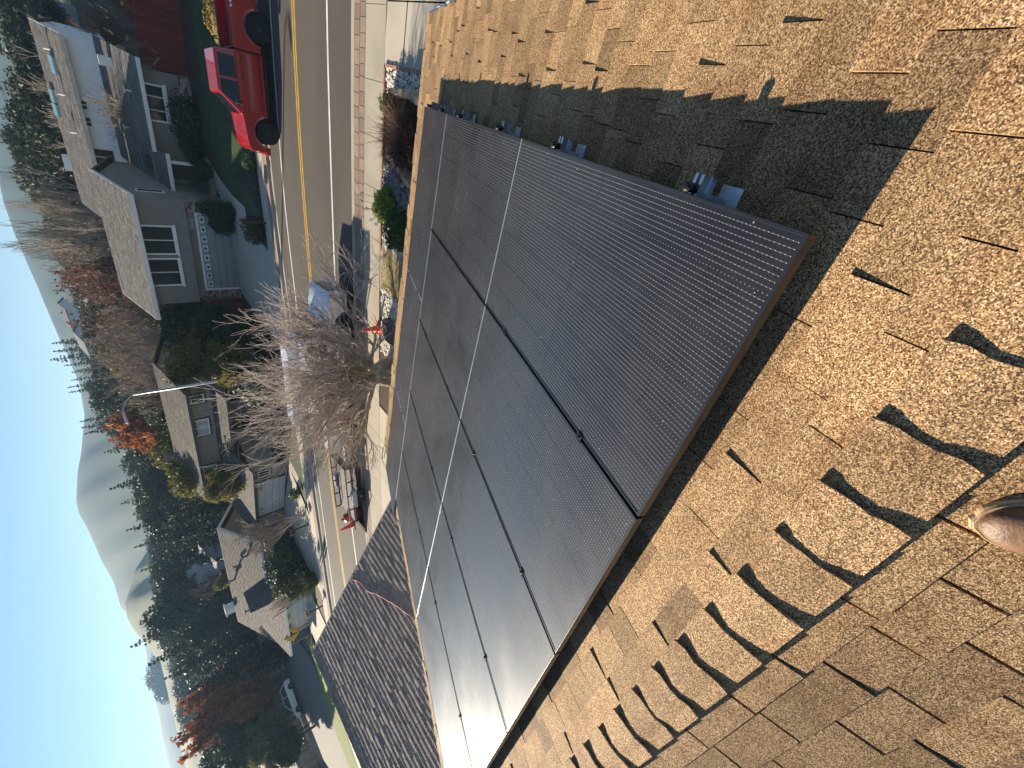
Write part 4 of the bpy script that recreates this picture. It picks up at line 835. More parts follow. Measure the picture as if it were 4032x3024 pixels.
m_wdoor = mat('white_garage_door', (0.62, 0.60, 0.55), 0.6, 0.04); m_redf = mat('red_fence_stain', (0.15, 0.022, 0.016), 0.8, 0.2, sc=5, tone=True); m_gfen = mat('weathered_fence', (0.20, 0.185, 0.165), 0.9, 0.2, sc=4, tone=True)
class H:
    """a house: local x along its front, y into the house, z above its base; heights below are world heights"""
    def __init__(s, name, label, cat, x, y, yaw, base): s.t = thing(name, label, cat, (x, y, base), math.radians(yaw)); s.b = base
    def blk(s, name, x0, x1, y0, y1, z0, z1, m): b = MB(); b.box(x0, x1, y0, y1, z0 - s.b, z1 - s.b); return b.build(name, m, s.t)
    def win(s, x0, x1, z0, z1, y, mull=(), w_=0.09, sill=True, mf=None, curtain=False, rail=(), name='window', outer=None):
        b = MB(); Z0, Z1 = z0 - s.b, z1 - s.b
        for a in ((x0 - w_, x1 + w_, Z1, Z1 + w_), (x0 - w_, x1 + w_, Z0 - w_, Z0), (x0 - w_, x0, Z0, Z1), (x1, x1 + w_, Z0, Z1)): b.box(a[0], a[1], y - 0.05, y + 0.04, a[2], a[3])
        for q in mull: b.box(q - 0.025, q + 0.025, y - 0.035, y + 0.03, Z0, Z1)
        for q in rail: b.box(x0, x1, y - 0.033, y + 0.028, q - s.b - 0.025, q - s.b + 0.025)
        if sill: b.box(x0 - w_ - 0.07, x1 + w_ + 0.07, y - 0.12, y - 0.052, Z0 - w_ - 0.09, Z0 - w_ + 0.03)
        f = b.build(name, mf or m_white, s.t)
        if outer:
            b = MB(); g = w_
            for a in ((x0 - g - 0.14, x1 + g + 0.14, Z1 + g + 0.002, Z1 + g + 0.13), (x0 - g - 0.14, x1 + g + 0.14, Z0 - g - 0.13, Z0 - g - 0.002), (x0 - g - 0.14, x0 - g - 0.002, Z0 - g, Z1 + g), (x1 + g + 0.002, x1 + g + 0.14, Z0 - g, Z1 + g)): b.box(a[0], a[1], y - 0.04, y + 0.03, a[2], a[3])
            b.build('surround', outer, f)
        b = MB(); b.box(x0, x1, y - 0.012, y + 0.02, Z0, Z1); b.build('pane', m_pane, f)
        if curtain: b = MB(); b.box(x0 + 0.02, x1 - 0.02, y - 0.016, y - 0.0125, Z0 + 0.02, Z0 + (Z1 - Z0) * curtain); b.build('blind', m_curt, f)
        return f
    def roof(s, q, m, th=0.10, exposure=0.145, wid=0.32, seed=1, fas=None, ms=None):
        """q: eave-left, eave-right, ridge-right, ridge-left in (x, y, world z)"""
        q = [Vector((p[0], p[1], p[2] - s.b)) for p in q]; b = MB(); b.slab(q, th); r_ = b.build('roof', m_wood, s.t)
        lt = tabs(q[0], q[1], q[3], q[2], exposure, wid, 0.012, seed, tone=(0.72, 1.25)); tabs_mesh(lt, 'shingles', m, r_, (0, 0, 0))
        if fas: b = MB(); d = (q[1] - q[0]).normalized(); n_ = Vector((d.y, -d.x, 0)); a0, a1 = q[0] + n_ * 0.003, q[1] + n_ * 0.003; z = Vector((0, 0, 0.19)); b.hexa([a0 - z, a1 - z, a1 - z - n_ * 0.035 * -1, a0 - z - n_ * -0.035, a0, a1, a1 + n_ * 0.035, a0 + n_ * 0.035]); b.build('fascia', fas, r_)
        return r_
    def rake(s, p0, p1, m, dx=0.035, ht=0.2):
        p0, p1 = (Vector((p[0], p[1], p[2] - s.b)) for p in (p0, p1)); z = Vector((0, 0, ht)); e = Vector((dx, 0, 0)); b = MB(); b.hexa([p0 - z, p0 - z + e, p1 - z + e, p1 - z, p0, p0 + e, p1 + e, p1]); return b.build('rake_board', m, s.t)
    def gable(s, x0, x1, y0, yr, y1, z0, zr, m): b = MB(); b.ext([(y0, z0 - s.b), (y1, z0 - s.b), (yr, zr - s.b)], x0, x1, 0); return b.build('gable_wall', m, s.t)
    def gdoor(s, x0, x1, z0, z1, y, m, rows=4, cols=8, lights=None, trim=m_white):
        b = MB(); Z0, Z1 = z0 - s.b, z1 - s.b; b.box(x0, x1, y, y + 0.05, Z0, Z1); d = b.build('garage_door', m, s.t); rh = (Z1 - Z0) / rows; cw = (x1 - x0) / cols
        for r_ in range(rows):
            for c in range(cols):
                if lights and r_ == rows - 1: continue
                b = MB(); a, e = x0 + c * cw + 0.06, x0 + (c + 1) * cw - 0.06; z = Z0 + r_ * rh; b.hexa([(a, y - 0.001, z + 0.07), (e, y - 0.001, z + 0.07), (e, y - 0.001, z + rh - 0.07), (a, y - 0.001, z + rh - 0.07), (a + 0.03, y - 0.018, z + 0.1), (e - 0.03, y - 0.018, z + 0.1), (e - 0.03, y - 0.018, z + rh - 0.1), (a + 0.03, y - 0.018, z + rh - 0.1)]); b.build('panel', m, d)
            if r_: b = MB(); b.box(x0, x1, y - 0.004, y + 0.004, Z0 + r_ * rh - 0.008, Z0 + r_ * rh + 0.008); b.build('panel_joint', m_dtrim, d)
        b = MB()
        for a in ((x0 - 0.12, x1 + 0.12, Z1, Z1 + 0.12), (x0 - 0.12, x0, Z0, Z1), (x1, x1 + 0.12, Z0, Z1)): b.box(a[0], a[1], y - 0.08, y + 0.03, a[2], a[3])
        b.build('door_trim', trim, d); return d, rh, cw
def brickwork(hh, x0, x1, z0, z1, y, seed):
    rg = random.Random(seed); b = MB(); z = z0 - hh.b; r_ = 0
    while z < z1 - hh.b - 0.03:
        x = x0 - (0.11 if r_ % 2 else 0)
        while x < x1:
            a, e = max(x, x0), min(x + 0.205, x1)
            if e - a > 0.03: b.box(a, e, y - 0.02 - rg.uniform(0, 0.012), y + 0.02, z, min(z + 0.062, z1 - hh.b), 0, rg.choice([0.16, 0.55, 0.8, 1.0, 1.0, 1.15, 1.3]))
            x += 0.215
        z += 0.073; r_ += 1
    o = b.build('bricks', mat('mixed_brick', (0.36, 0.25, 0.22), 0.9, 0.2, sc=6, tone=True), hh.t); o['kind'] = 'stuff'
    hh.blk('mortar', x0 + 0.002, x1 - 0.002, y - 0.008, y + 0.022, z0, z1 - 0.01, mat('mortar', (0.30, 0.27, 0.25), 0.95)); return o
G = H('gray_house', 'grey two-storey house with diamond-light garage door and white upper rear wall', 'house', -9.2, 31.2, -3, -5.35)
G.blk('wall', -5.5, 1.05, 0.0, 7.0, -2.80, -0.42, m_gst); G.blk('wall', -5.42, 1.0, 0.45, 7.0, -5.5, -2.802, m_gst)
brickwork(G, -5.42, -4.86, -5.4, -2.83, 0.43, 1); brickwork(G, 0.32, 1.0, -5.4, -2.83, 0.43, 2)
d, rh, cw = G.gdoor(-4.75, 0.2, -5.42, -3.37, 0.42, m_gdoor, 5, 8, lights=True)
for k in range(8):                                        # eight white lights with a dark diamond ornament
    xc = -4.75 + cw * (k + 0.5); zc = -3.37 + 5.35 - rh * 0.52
    b = MB(); b.box(xc - 0.20, xc + 0.20, 0.395, 0.419, zc - 0.125, zc + 0.125); l_ = b.build('door_light', mat('frosted_white', (0.72, 0.74, 0.76), 0.4), d)
    b = MB(); b.ext([(xc - 0.15, zc), (xc - 0.06, zc + 0.045), (xc, zc + 0.10), (xc + 0.06, zc + 0.045), (xc + 0.15, zc), (xc + 0.06, zc - 0.045), (xc, zc - 0.10), (xc - 0.06, zc - 0.045)], 0.382, 0.3945, 1); b.build('ornament', m_dtrim, l_)
G.win(-2.1, -0.5, -1.98, -0.58, -0.002, mull=(-1.3,)); G.win(-4.15, -2.5, -1.98, -0.58, -0.002, mull=(-3.33,))
G.roof([(-6.3, -0.5, -0.36), (1.35, -0.5, -0.36), (1.35, 3.4, 0.90), (-6.3, 3.4, 0.90)], m_rg, seed=31, fas=m_white)
G.roof([(1.35, 7.3, -0.36), (-6.3, 7.3, -0.36), (-6.3, 3.4, 0.88), (1.35, 3.4, 0.88)], m_rg, seed=32)
G.rake((1.353, -0.5, -0.36), (1.353, 3.4, 0.90), m_white); G.rake((-6.338, -0.5, -0.36), (-6.338, 3.4, 0.90), m_white)
G.gable(1.0, 1.05, 0.0, 3.4, 7.0, -0.44, 0.74, m_gst); G.gable(-5.5, -5.45, 0.0, 3.4, 7.0, -0.44, 0.74, m_gst)
b = MB(); b.box(1.052, 1.09, 1.2, 1.62, -2.1 + 5.35, -0.8 + 5.35); f = b.build('window', m_white, G.t); b = MB(); b.box(1.085, 1.10, 1.28, 1.54, -2.02 + 5.35, -0.88 + 5.35); b.build('pane', m_pane, f)
# number over the garage
def seg7(ch, x, z, hgt, wd, y, b, th=0.035):
    on = {'8': 'abcdefg', '6': 'afgedc', '1': 'bc', '0': 'abcdef'}[ch]; S_ = {'a': (0, 1, 1, 1), 'b': (1, 1, 1, .5), 'c': (1, .5, 1, 0), 'd': (0, 0, 1, 0), 'e': (0, 0, 0, .5), 'f': (0, .5, 0, 1), 'g': (0, .5, 1, .5)}
    for c in on:
        q = S_[c]; x0, x1 = sorted((x + q[0] * wd, x + q[2] * wd)); z0, z1 = sorted((z + q[1] * hgt, z + q[3] * hgt)); b.box(x0 - th / 2, x1 + th / 2, y - 0.02, y, z0 - th / 2, z1 + th / 2)
b = MB(); xx = -0.72
for ch in '8610': seg7(ch, xx - (0.07 if ch == '1' else 0), -3.14 + 5.35, 0.22, 0.11, 0.448, b); xx += 0.19 if ch != '1' else 0.14
b.build('house_number', mat('number_grey', (0.55, 0.55, 0.57), 0.5), G.t)
# right wing, set back on a raised pad
WB = -4.5
G.blk('wall', 1.06, 6.95, 3.4, 9.0, WB - 0.4, -2.02, m_gst); brickwork(G, 3.4, 6.95, WB - 0.25, WB + 0.62, 3.38, 3)
G.roof([(2.9, 2.85, -2.06), (7.45, 2.85, -2.06), (7.45, 8.4, -0.83), (2.9, 8.4, -0.83)], m_rg, seed=33, fas=m_white)
G.roof([(0.6, 1.9, -2.52), (3.1, 1.9, -2.52), (2.95, 8.39, -0.9), (1.06, 8.39, -0.9)], m_rg, seed=34, fas=m_white)
b = MB(); zz_ = lambda y: -2.06 + (y - 2.85) * 0.2216 + 5.35
b.box(1.7, 2.4, 3.6, 4.2, 0, 0.01); b.v = [(x, y, zz_(y) + z * 1 + (0.10 if z else -0.1)) for x, y, z in b.v]; b.build('skylight', m_dtrim, G.t)
b = MB(); b.box(6.3, 6.75, 6.1, 6.55, zz_(6.1) - 0.1, zz_(6.5) + 0.5); b.build('vent_box', m_white, G.t)
for x, y, h_ in ((5.6, 4.2, 0.3), (3.4, 5.6, 0.25)):
    b = MB(); b.tube([(x, y, zz_(y) - 0.05), (x, y, zz_(y) + h_)], 0.04, 8); b.box(x - 0.13, x + 0.13, y - 0.1, y + 0.1, zz_(y) + h_, zz_(y) + h_ + 0.05); b.build('vent_pipe', m_white, G.t)
G.win(4.5, 6.2, -3.05, -2.28, 3.397, mull=(5.0, 5.68))
b = MB(); b.box(2.55, 2.70, 2.0, 2.15, WB + 5.35 - 0.2, -2.6 + 5.35); b.build('porch_post', m_white, G.t)
b = MB(); b.box(1.35, 2.25, 3.37, 3.41, WB + 5.35, -2.65 + 5.35); b.build('front_door', m_dtrim, G.t)
G.blk('porch_slab', 0.9, 3.0, 1.8, 3.39, WB - 0.5, WB, m_conc)
G.blk('upper_wall', -3.0, 7.0, 8.41, 15.5, -1.6, 0.60, m_wst)
G.roof([(-3.3, 7.85, 0.58), (7.15, 7.85, 0.58), (7.15, 11.8, 1.66), (-3.3, 11.8, 1.66)], m_rg, seed=35, fas=mat('cream_trim', (0.55, 0.5, 0.42), 0.6))
G.roof([(7.15, 16, 0.58), (-3.3, 16, 0.58), (-3.3, 11.8, 1.64), (7.15, 11.8, 1.64)], m_rg, seed=36)
G.gable(6.95, 7.0, 8.41, 11.8, 15.5, 0.58, 1.5, m_wst); G.rake((7.153, 7.85, 0.58), (7.153, 11.8, 1.66), m_white)
G.win(3.5, 3.95, 0.16, 0.44, 8.407, mull=(3.72,), w_=0.06, sill=False); G.win(2.6, 3.05, 0.16, 0.44, 8.407, mull=(2.82,), w_=0.06, sill=False); G.win(0.35, 1.3, -0.55, 0.40, 8.407, mull=(0.85,), w_=0.07, sill=False)
b = MB(); b.box(-1.3, -0.4, 12.2, 12.9, 6.2, 7.35); b.build('chimney', m_wst, G.t)
for x, y, l_ in ((4.9, 9.3, 0.9), (3.1, 10.8, 0.7), (2.3, 10.9, 0.7)):
    zr = lambda y: 0.58 + (y - 7.85) * 0.273 + 5.35
    b = MB(); b.hexa([(x, y, zr(y) + 0.012), (x + l_, y, zr(y) + 0.012), (x + l_, y + 0.55, zr(y + .55) + 0.012), (x, y + 0.55, zr(y + .55) + 0.012), (x, y, zr(y) + 0.16), (x + l_, y, zr(y) + 0.16), (x + l_, y + 0.55, zr(y + .55) + 0.16), (x, y + 0.55, zr(y + .55) + 0.16)]); b.build('skylight', mat('skylight_glass', (0.20, 0.33, 0.34), 0.15, 0.1, coat=0.5), G.t)
for x, y in ((6.1, 9.6), (3.9, 9.4), (1.9, 9.2)):
    b = MB(); b.tube([(x, y, zr(y) - 0.05), (x, y, zr(y) + 0.35)], 0.05, 8); b.box(x - 0.16, x + 0.16, y - 0.1, y + 0.1, zr(y) + 0.35, zr(y) + 0.41); b.build('vent_pipe', m_white, G.t)

# tan house at the bend
T = H('tan_house', 'tan two-storey house with batten siding and a wide white garage door', 'house', -24, 27.5, -10, -5.45)
T.blk('wall', -5.15, 5.5, 0, 6, -2.6, -0.62, m_tsid); T.blk('wall', -4.0, 5.4, 0.0, 6, -5.6, -2.602, m_tst)
for k in range(27): b = MB(); x = -5.0 + k * 0.4; b.box(x - 0.02, x + 0.02, -0.025, 0.0, -1.9 + 5.45, -0.63 + 5.45); b.build('batten', m_tsid, T.t)
T.roof([(-5.95, -0.5, -0.57), (5.95, -0.5, -0.57), (5.95, 3.0, 0.46), (-5.95, 3.0, 0.46)], m_rd, seed=41, fas=m_dtrim)
T.roof([(5.95, 6.5, -0.57), (-5.95, 6.5, -0.57), (-5.95, 3.0, 0.44), (5.95, 3.0, 0.44)], m_rd, seed=42)
T.gable(5.45, 5.5, 0, 3.0, 6, -0.63, 0.3, m_tsid); T.gable(-5.15, -5.1, 0, 3.0, 6, -0.63, 0.3, m_tsid)
T.win(1.45, 2.95, -1.50, -0.80, -0.003, mull=(2.2,), w_=0.08, outer=m_dtrim, sill=False, curtain=0.9); T.win(-3.75, -2.2, -1.58, -0.86, -0.003, mull=(-2.95,), w_=0.08, outer=m_dtrim, sill=False, curtain=0.9); T.win(4.7, 5.3, -1.45, -0.85, -0.003, w_=0.07, outer=m_dtrim, sill=False)
T.roof([(0.9, -1.6, -2.42), (6.0, -1.6, -2.42), (6.0, -0.03, -1.88), (0.2, -0.03, -1.88)], m_rd, seed=43, fas=m_dtrim)
T.roof([(-8.8, -3.75, -3.12), (0.55, -3.75, -3.12), (0.55, -0.03, -1.90), (-6.8, -0.03, -1.90)], m_rd, seed=44, fas=m_dtrim)
T.roof([(-8.8, 3.0, -3.12), (-8.8, -3.75, -3.12), (-6.8, -0.03, -1.90), (-6.8, 2.9, -1.90)], m_rd, seed=45, fas=m_dtrim)
T.blk('garage_wall', -8.3, 0.2, -3.2, 3.0, -5.6, -3.13, m_tst)
T.gdoor(-6.3, -1.6, -5.5, -3.45, -3.24, m_wdoor, 4, 8, lights=True, trim=m_dtrim)
for x in (-6.05, -5.5, -2.55, -2.0):
    T.win(x - 0.02, x + 0.42, -3.82, -3.58, -3.262, mull=(x + 0.13, x + 0.27), w_=0.03, sill=False, name='door_light')
T.blk('stone_veneer', 2.75, 3.9, -0.06, -0.002, -5.5, -2.45, mat('stone_veneer', (0.17, 0.14, 0.11), 0.9, 0.5, sc=7, bump=0.8, bsc=12)); b = MB(); b.box(1.2, 2.4, -0.05, -0.003, 0.35, 2.75); b.build('front_door', mat('maroon_door', (0.055, 0.018, 0.02), 0.5), T.t)
T.win(4.1, 5.2, -4.2, -2.9, -0.003, mull=(4.65,), rail=(-3.5,), w_=0.08, outer=m_dtrim, sill=False); T.win(-0.95, -0.35, -4.3, -3.6, -3.203, w_=0.06, mull=(-0.65,), sill=False, outer=m_dtrim)
b = MB(); b.box(-4.6, -3.9, 3.2, 3.8, 4.6, 6.6); b.build('chimney', mat('tan_chimney', (0.22, 0.2, 0.19), 0.9), T.t)
for x, y, z in ((-0.7, -2.0, -2.5), (1.0, -1.0, -2.2)):
    b = MB(); b.tube([(x, y, z + 5.35), (x, y, z + 5.75)], 0.05, 6); b.box(x - 0.13, x + 0.13, y - 0.13, y + 0.13, z + 5.75, z + 5.8); b.build('vent_pipe', m_dtrim, T.t)

# brown-roofed house further left
B = H('brown_house', 'single-storey house with a long brown roof, tan gable end and white garage door', 'house', -39, 20.8, 6, -5.5)
B.blk('wall', -6.0, 6.3, 3.2, 9.0, -5.7, -2.95, m_tst)
B.roof([(-6.6, 2.6, -2.98), (6.9, 2.6, -2.98), (6.9, 5.9, -0.80), (-5.6, 5.9, -0.80)], m_rd, seed=51, fas=m_white); B.roof([(6.9, 9.4, -2.98), (-6.6, 9.4, -2.98), (-5.6, 5.9, -0.82), (6.9, 5.9, -0.82)], m_rd, seed=52)
B.roof([(-6.6, 9.4, -2.98), (-6.6, 2.6, -2.98), (-5.6, 5.85, -0.83), (-5.6, 5.95, -0.83)], m_rd, seed=53)
B.gable(6.25, 6.3, 3.2, 5.9, 9.0, -2.96, -1.1, m_tst); B.rake((6.903, 2.6, -2.98), (6.903, 5.9, -0.80), m_white, ht=0.24); B.rake((6.903, 9.4, -2.98), (6.903, 5.9, -0.80), m_white, ht=0.24)
B.blk('garage_wall', -4.4, 2.9, 0.0, 3.3, -5.7, -3.46, m_tst)
B.roof([(-4.9, -0.6, -3.45), (3.4, -0.6, -3.45), (-0.6, 2.4, -1.55), (-0.8, 2.4, -1.55)], m_rd, seed=54, fas=m_white)
B.roof([(3.4, -0.6, -3.45), (3.4, 4.0, -3.45), (-0.6, 5.3, -1.55), (-0.6, 2.4, -1.55)], m_rd, seed=55, fas=m_white)
B.roof([(-4.9, 4.0, -3.45), (-4.9, -0.6, -3.45), (-0.8, 2.4, -1.55), (-0.8, 5.3, -1.55)], m_rd, seed=56, fas=m_white)
B.gdoor(-2.0, 1.9, -5.6, -3.62, -0.03, m_wdoor, 4, 6, lights=True)
for x in (-1.7, -0.35, 1.0): B.win(x, x + 0.55, -3.98, -3.74, -0.052, mull=(x + 0.18, x + 0.37), w_=0.03, sill=False, name='door_light')
B.blk('entry_door', -4.2, -3.0, -0.03, -0.003, -5.5, -3.7, mat('teal_shade_door', (0.05, 0.08, 0.09), 0.6))
b = MB(); b.box(-4.6, -3.9, 6.3, 7.0, 3.6, 5.3); b.box(-4.7, -3.8, 6.2, 7.1, 5.3, 5.42); b.build('chimney', m_wst, B.t)
for x, y in ((4.9, 3.7), (3.2, 4.6), (0.9, 5.3), (-2.8, 4.4)):
    z = -2.98 + (y - 2.6) * 0.66 + 5.5; b = MB(); b.tube([(x, y, z - 0.05), (x, y, z + 0.4)], 0.07, 8); b.box(x - 0.16, x + 0.16, y - 0.14, y + 0.14, z + 0.4, z + 0.46); b.build('vent_pipe', m_dtrim, B.t)

# distant houses on the slope
def far_house(x, y, dist, wd, dp, hh, rise, yaw, mw, mr, label, wins=3):
    """x, y: where the eave middle stands in the photograph (2212 px wide)"""
    wd, dp, hh, rise = wd * .7, dp * .7, hh * .75, rise * .8; p = at_dist(x, y, dist); g = gz(p[0], p[1]); top = p[2]; g = min(g, top - hh)
    t = thing('distant_house', label, 'house', (p[0], p[1], top - hh), math.radians(yaw)); z0 = max(g - (top - hh) - 1.0, -3.0)
    b = MB(); b.box(-wd / 2, wd / 2, 0, dp, z0, hh); b.build('wall', mw, t)
    for s in (0, 1):
        ye, yr = (-0.5, dp / 2) if s == 0 else (dp + 0.5, dp / 2)
        b = MB(); q = [(-wd / 2 - 0.5, ye, hh - 0.1), (wd / 2 + 0.5, ye, hh - 0.1), (wd / 2 + 0.5, yr, hh + rise), (-wd / 2 - 0.5, yr, hh + rise)]; b.slab(q if s == 0 else q[::-1], 0.15); b.build('roof', mr, t)
    
    for q in (-wd / 2, wd / 2 - 0.05): b = MB(); b.ext([(0, hh - 0.02), (dp, hh - 0.02), (dp / 2, hh + rise - 0.2)], q, q + 0.05, 0); b.build('gable_wall', mw, t)
    for k in range(wins):
        xc = -wd / 2 + wd * (k + 0.5) / wins; b = MB(); b.box(xc - 0.6, xc + 0.6, -0.06, 0.0, hh - 1.7, hh - 0.6); f = b.build('window', m_white, t); b = MB(); b.box(xc - 0.5, xc - 0.03, -0.075, -0.06, hh - 1.6, hh - 0.7); b.box(xc + 0.03, xc + 0.5, -0.075, -0.06, hh - 1.6, hh - 0.7); b.build('pane', m_pane, f)
m_rb = mat('far_brown_roof', (0.16, 0.12, 0.09), 0.9, 0.2); m_rgr = mat('far_grey_roof', (0.15, 0.15, 0.16), 0.9, 0.2); m_wb = mat('pale_wall', (0.55, 0.55, 0.54), 0.9, 0.05); m_wt = mat('beige_wall', (0.42, 0.36, 0.27), 0.9, 0.05)
far_house(205, 672, 120, 11, 8, 4.5, 1.6, -40, m_wt, m_rb, 'beige house with a brown roof behind the grey roof ridge', 3)
far_house(150, 625, 170, 10, 8, 4, 1.5, 10, m_wb, m_rgr, 'pale house with a grey roof among the hillside pines', 3)
far_house(148, 690, 200, 12, 8, 5, 1.8, -10, m_wb, m_rgr, 'white gabled house high among the hillside pines', 2)
far_house(185, 752, 150, 10, 8, 6, 1.6, -30, m_wb, m_rgr, 'white house with two dark windows beside the bare birches', 2)
far_house(300, 950, 160, 8, 7, 5, 1.5, -30, m_wb, m_rb, 'small white house glimpsed behind the orange tree', 2)
far_house(345, 1238, 300, 9, 7, 3.5, 1.6, -45, m_wb, m_rgr, 'pale house with a dark gable between the spruces', 2)
far_house(462, 1215, 72, 9, 7, 3, 1.4, -30, mat('blue_grey_wall', (0.26, 0.30, 0.33), 0.9), m_rgr, 'blue-grey bungalow behind the brown roof ridge', 2)
far_house(430, 1270, 95, 12, 8, 4, 1.6, -35, m_wb, m_rgr, 'pale bungalow partly hidden by the bare tree and spruces', 3)
far_house(352, 1385, 300, 10, 8, 3.5, 1.4, -50, m_wt, m_rb, 'beige house on the far slope below the green ridge', 3)
far_house(535, 1585, 85, 8, 6, 3, 1.2, -60, m_wb, m_rgr, 'white shed-like house below the autumn tree', 2)
far_house(42, 30, 90, 7, 6, 4.0, 1.4, 15, mat('blue_wall', (0.30, 0.34, 0.38), 0.9), m_rgr, 'blue-grey house with white trim behind the white wall', 3)
far_house(112, 118, 58, 5.5, 5, 3.0, 0.3, 15, m_wt, m_rb, 'tan house wall behind the bare shrubs at the red fence', 3)
far_house(175, 1590 - 1000, 300, 12, 8, 4, 1.6, 0, m_wb, m_rb, 'tiny white house high on the green hill', 2)

# fences
def fence(pts, hgt, m, label, bw=0.14, base=None, cat='fence'):
    t = thing('board_fence', label, cat, (pts[0][0], pts[0][1], gz(*pts[0]) if base is None else base)); o = t.location.copy()
    for (x0, y0), (x1, y1) in zip(pts[:-1], pts[1:]):
        L = math.hypot(x1 - x0, y1 - y0); n = max(1, int(L / bw)); d = Vector(((x1 - x0) / L, (y1 - y0) / L, 0)); nn = Vector((-d.y, d.x, 0))
        for k in range(n):
            p = Vector((x0, y0, 0)) + d * (k * L / n); g = (gz(p.x, p.y) if base is None else base); w_ = L / n - 0.012; hh = hgt + U(-0.02, 0.02)
            q = [p, p + d * w_, p + d * w_ + nn * 0.02, p + nn * 0.02]; b = MB(); b.hexa([v + Vector((0, 0, g)) for v in q] + [v + Vector((0, 0, g + hh)) for v in q], 0, U(0.7, 1.25)); b.build('board', m, t, o)
        for z in (0.35, hgt - 0.3):
            b = MB(); p = Vector((x0, y0, (gz(x0, y0) if base is None else base) + z)); q = Vector((x1, y1, (gz(x1, y1) if base is None else base) + z)); e = nn * 0.05 + nn * 0.02; b.hexa([p + nn * 0.021, q + nn * 0.021, q + e, p + e] + [v + Vector((0, 0, 0.09)) for v in (p + nn * 0.021, q + nn * 0.021, q + e, p + e)]); b.build('fence_rail', m, t, o)
fence([(-2.0, 34.4), (7.5, 33.8)], 2.1, m_redf, 'long dark red board fence above the lawn behind the red truck', 0.15)
fence([(-16.8, 31.6), (-14.75, 31.9)], 1.9, m_redf, 'short dark red fence beside the grey garage', 0.15)
fence([(-57.5, 33), (-66.5, 24), (-68, 17), (-60, 8.5)], 1.9, m_gfen, 'weathered grey board fence along the side street behind the white car', 0.24)
# ------------------------------------------------------------------ lawns, drives and plants across the street
import bmesh
def drape(name, poly, off, m, kind='structure', cuts=5):
    bm = bmesh.new(); f = bm.faces.new([bm.verts.new((x, y, 0)) for x, y in poly]); bmesh.ops.triangulate(bm, faces=[f]); bmesh.ops.subdivide_edges(bm, edges=bm.edges[:], cuts=cuts, use_grid_fill=True)
    for v in bm.verts: v.co.z = gz(v.co.x, v.co.y) + 0.012 + off
    bm.normal_update(); bmesh.ops.reverse_faces(bm, faces=[q for q in bm.faces if q.normal.z < 0]); me = bpy.data.meshes.new(name); bm.to_mesh(me); bm.free(); me.materials.append(m); return tag(link(name, me), kind=kind)
fcy = lambda x: float(np.interp(x, XG, Y_fc))
m_lawn = mat('lawn_grass', (0.035, 0.06, 0.016), 0.95, 0.35, sc=3, bump=0.9, bsc=30, c2=(0.06, 0.075, 0.025), sc2=0.6, c2f=0.5)
drape('lawn', [(9, fcy(9) + 1.8), (1, fcy(1) + 1.8), (-3.4, fcy(-3.4) + 2.8), (-6.0, fcy(-6) + 4.6), (-6.4, 31.2), (-4.5, 32.0), (0, 32.6), (9, 32.6)], 0.05, m_lawn)
m_mul = mat('dark_mulch', (0.05, 0.036, 0.026), 0.95, 0.4, sc=8, bump=0.8, bsc=30)
drape('planting_strip', [(9, fcy(9) + 1.78), (-7.4, fcy(-7.4) + 1.78), (-7.0, fcy(-7) + 3.2), (-6.05, fcy(-6) + 4.5), (-3.4, fcy(-3.4) + 2.75), (9, 27.2)], 0.03, m_mul, 'structure', 4)
drape('house_bed', [(9, 32.65), (0, 32.65), (-4.5, 32.05), (-6.4, 31.3), (-7.3, 32.2), (-6.2, 34.4), (9, 34.2)], 0.035, m_mul, 'structure', 4)
drape('grey_driveway', [(-8.9, fcy(-8.9) + 0.1), (-14.6, fcy(-14.6) + 0.1), (-14.2, 31.5), (-8.9, 31.6)], 0.06, m_conc2)
drape('curved_path', [(-8.85, 28.2), (-8.85, 30.2), (-8.2, 31.8), (-7.0, 33.2), (-6.1, 34.0), (-5.9, 33.0), (-6.7, 31.6), (-7.3, 30.0), (-7.5, 28.4)], 0.065, m_conc2, 'structure', 3)
drape('tan_driveway', [(-24.6, 23.6), (-32.4, 25.6), (-33.2, fcy(-33) + 0.1), (-27.0, fcy(-27) + 0.1)], 0.06, m_conc2)
drape('tan_lawn', [(-17.5, fcy(-17.5) + 1.8), (-24.0, fcy(-24) + 1.8), (-24.0, 22.8), (-21, 25.6), (-17.5, 26.5)], 0.05, m_lawn)
drape('tan_path', [(-24.05, 21.4), (-24.9, 21.2), (-24.6, 23.6), (-22.0, 26.2), (-20.5, 27.2), (-20.3, 26.5), (-21.4, 25.7), (-23.6, 23.2)], 0.065, m_conc, 'structure', 3)
drape('brown_driveway', [(-35.6, 21.2), (-41.5, 20.4), (-43.5, 15.0), (-36.6, fcy(-36.6) + 0.1)], 0.06, m_conc2)
m_verge = mat('bright_verge', (0.16, 0.20, 0.035), 0.95, 0.3, sc=4, bump=0.9, bsc=30)
drape('verge', [(-42.5, 19.9), (-44.5, 20.0), (-48.4, 17.4), (-50.4, 14.3), (-51.0, 10.6), (-50.0, 6), (-49.2, 6.2), (-50.0, 10.8), (-49.3, 13.8), (-47.4, 16.4), (-43.2, 18.9)], 0.08, m_verge, 'structure', 3)
drape('corner_sidewalk', [(-36.6, fcy(-36.6) + .3), (-43.4, 15.0), (-43.2, 18.85), (-47.3, 16.3), (-49.2, 13.7), (-49.9, 10.7), (-49.1, 6.2), (-47.6, 6.4), (-47.0, 4.0), (-40, fcy(-40) + .3)], 0.07, m_conc2, 'structure', 3)
m_asp2 = mat('side_asphalt', (0.15, 0.135, 0.115), 0.9, 0.15, sc=30, bump=0.3, bsc=100)
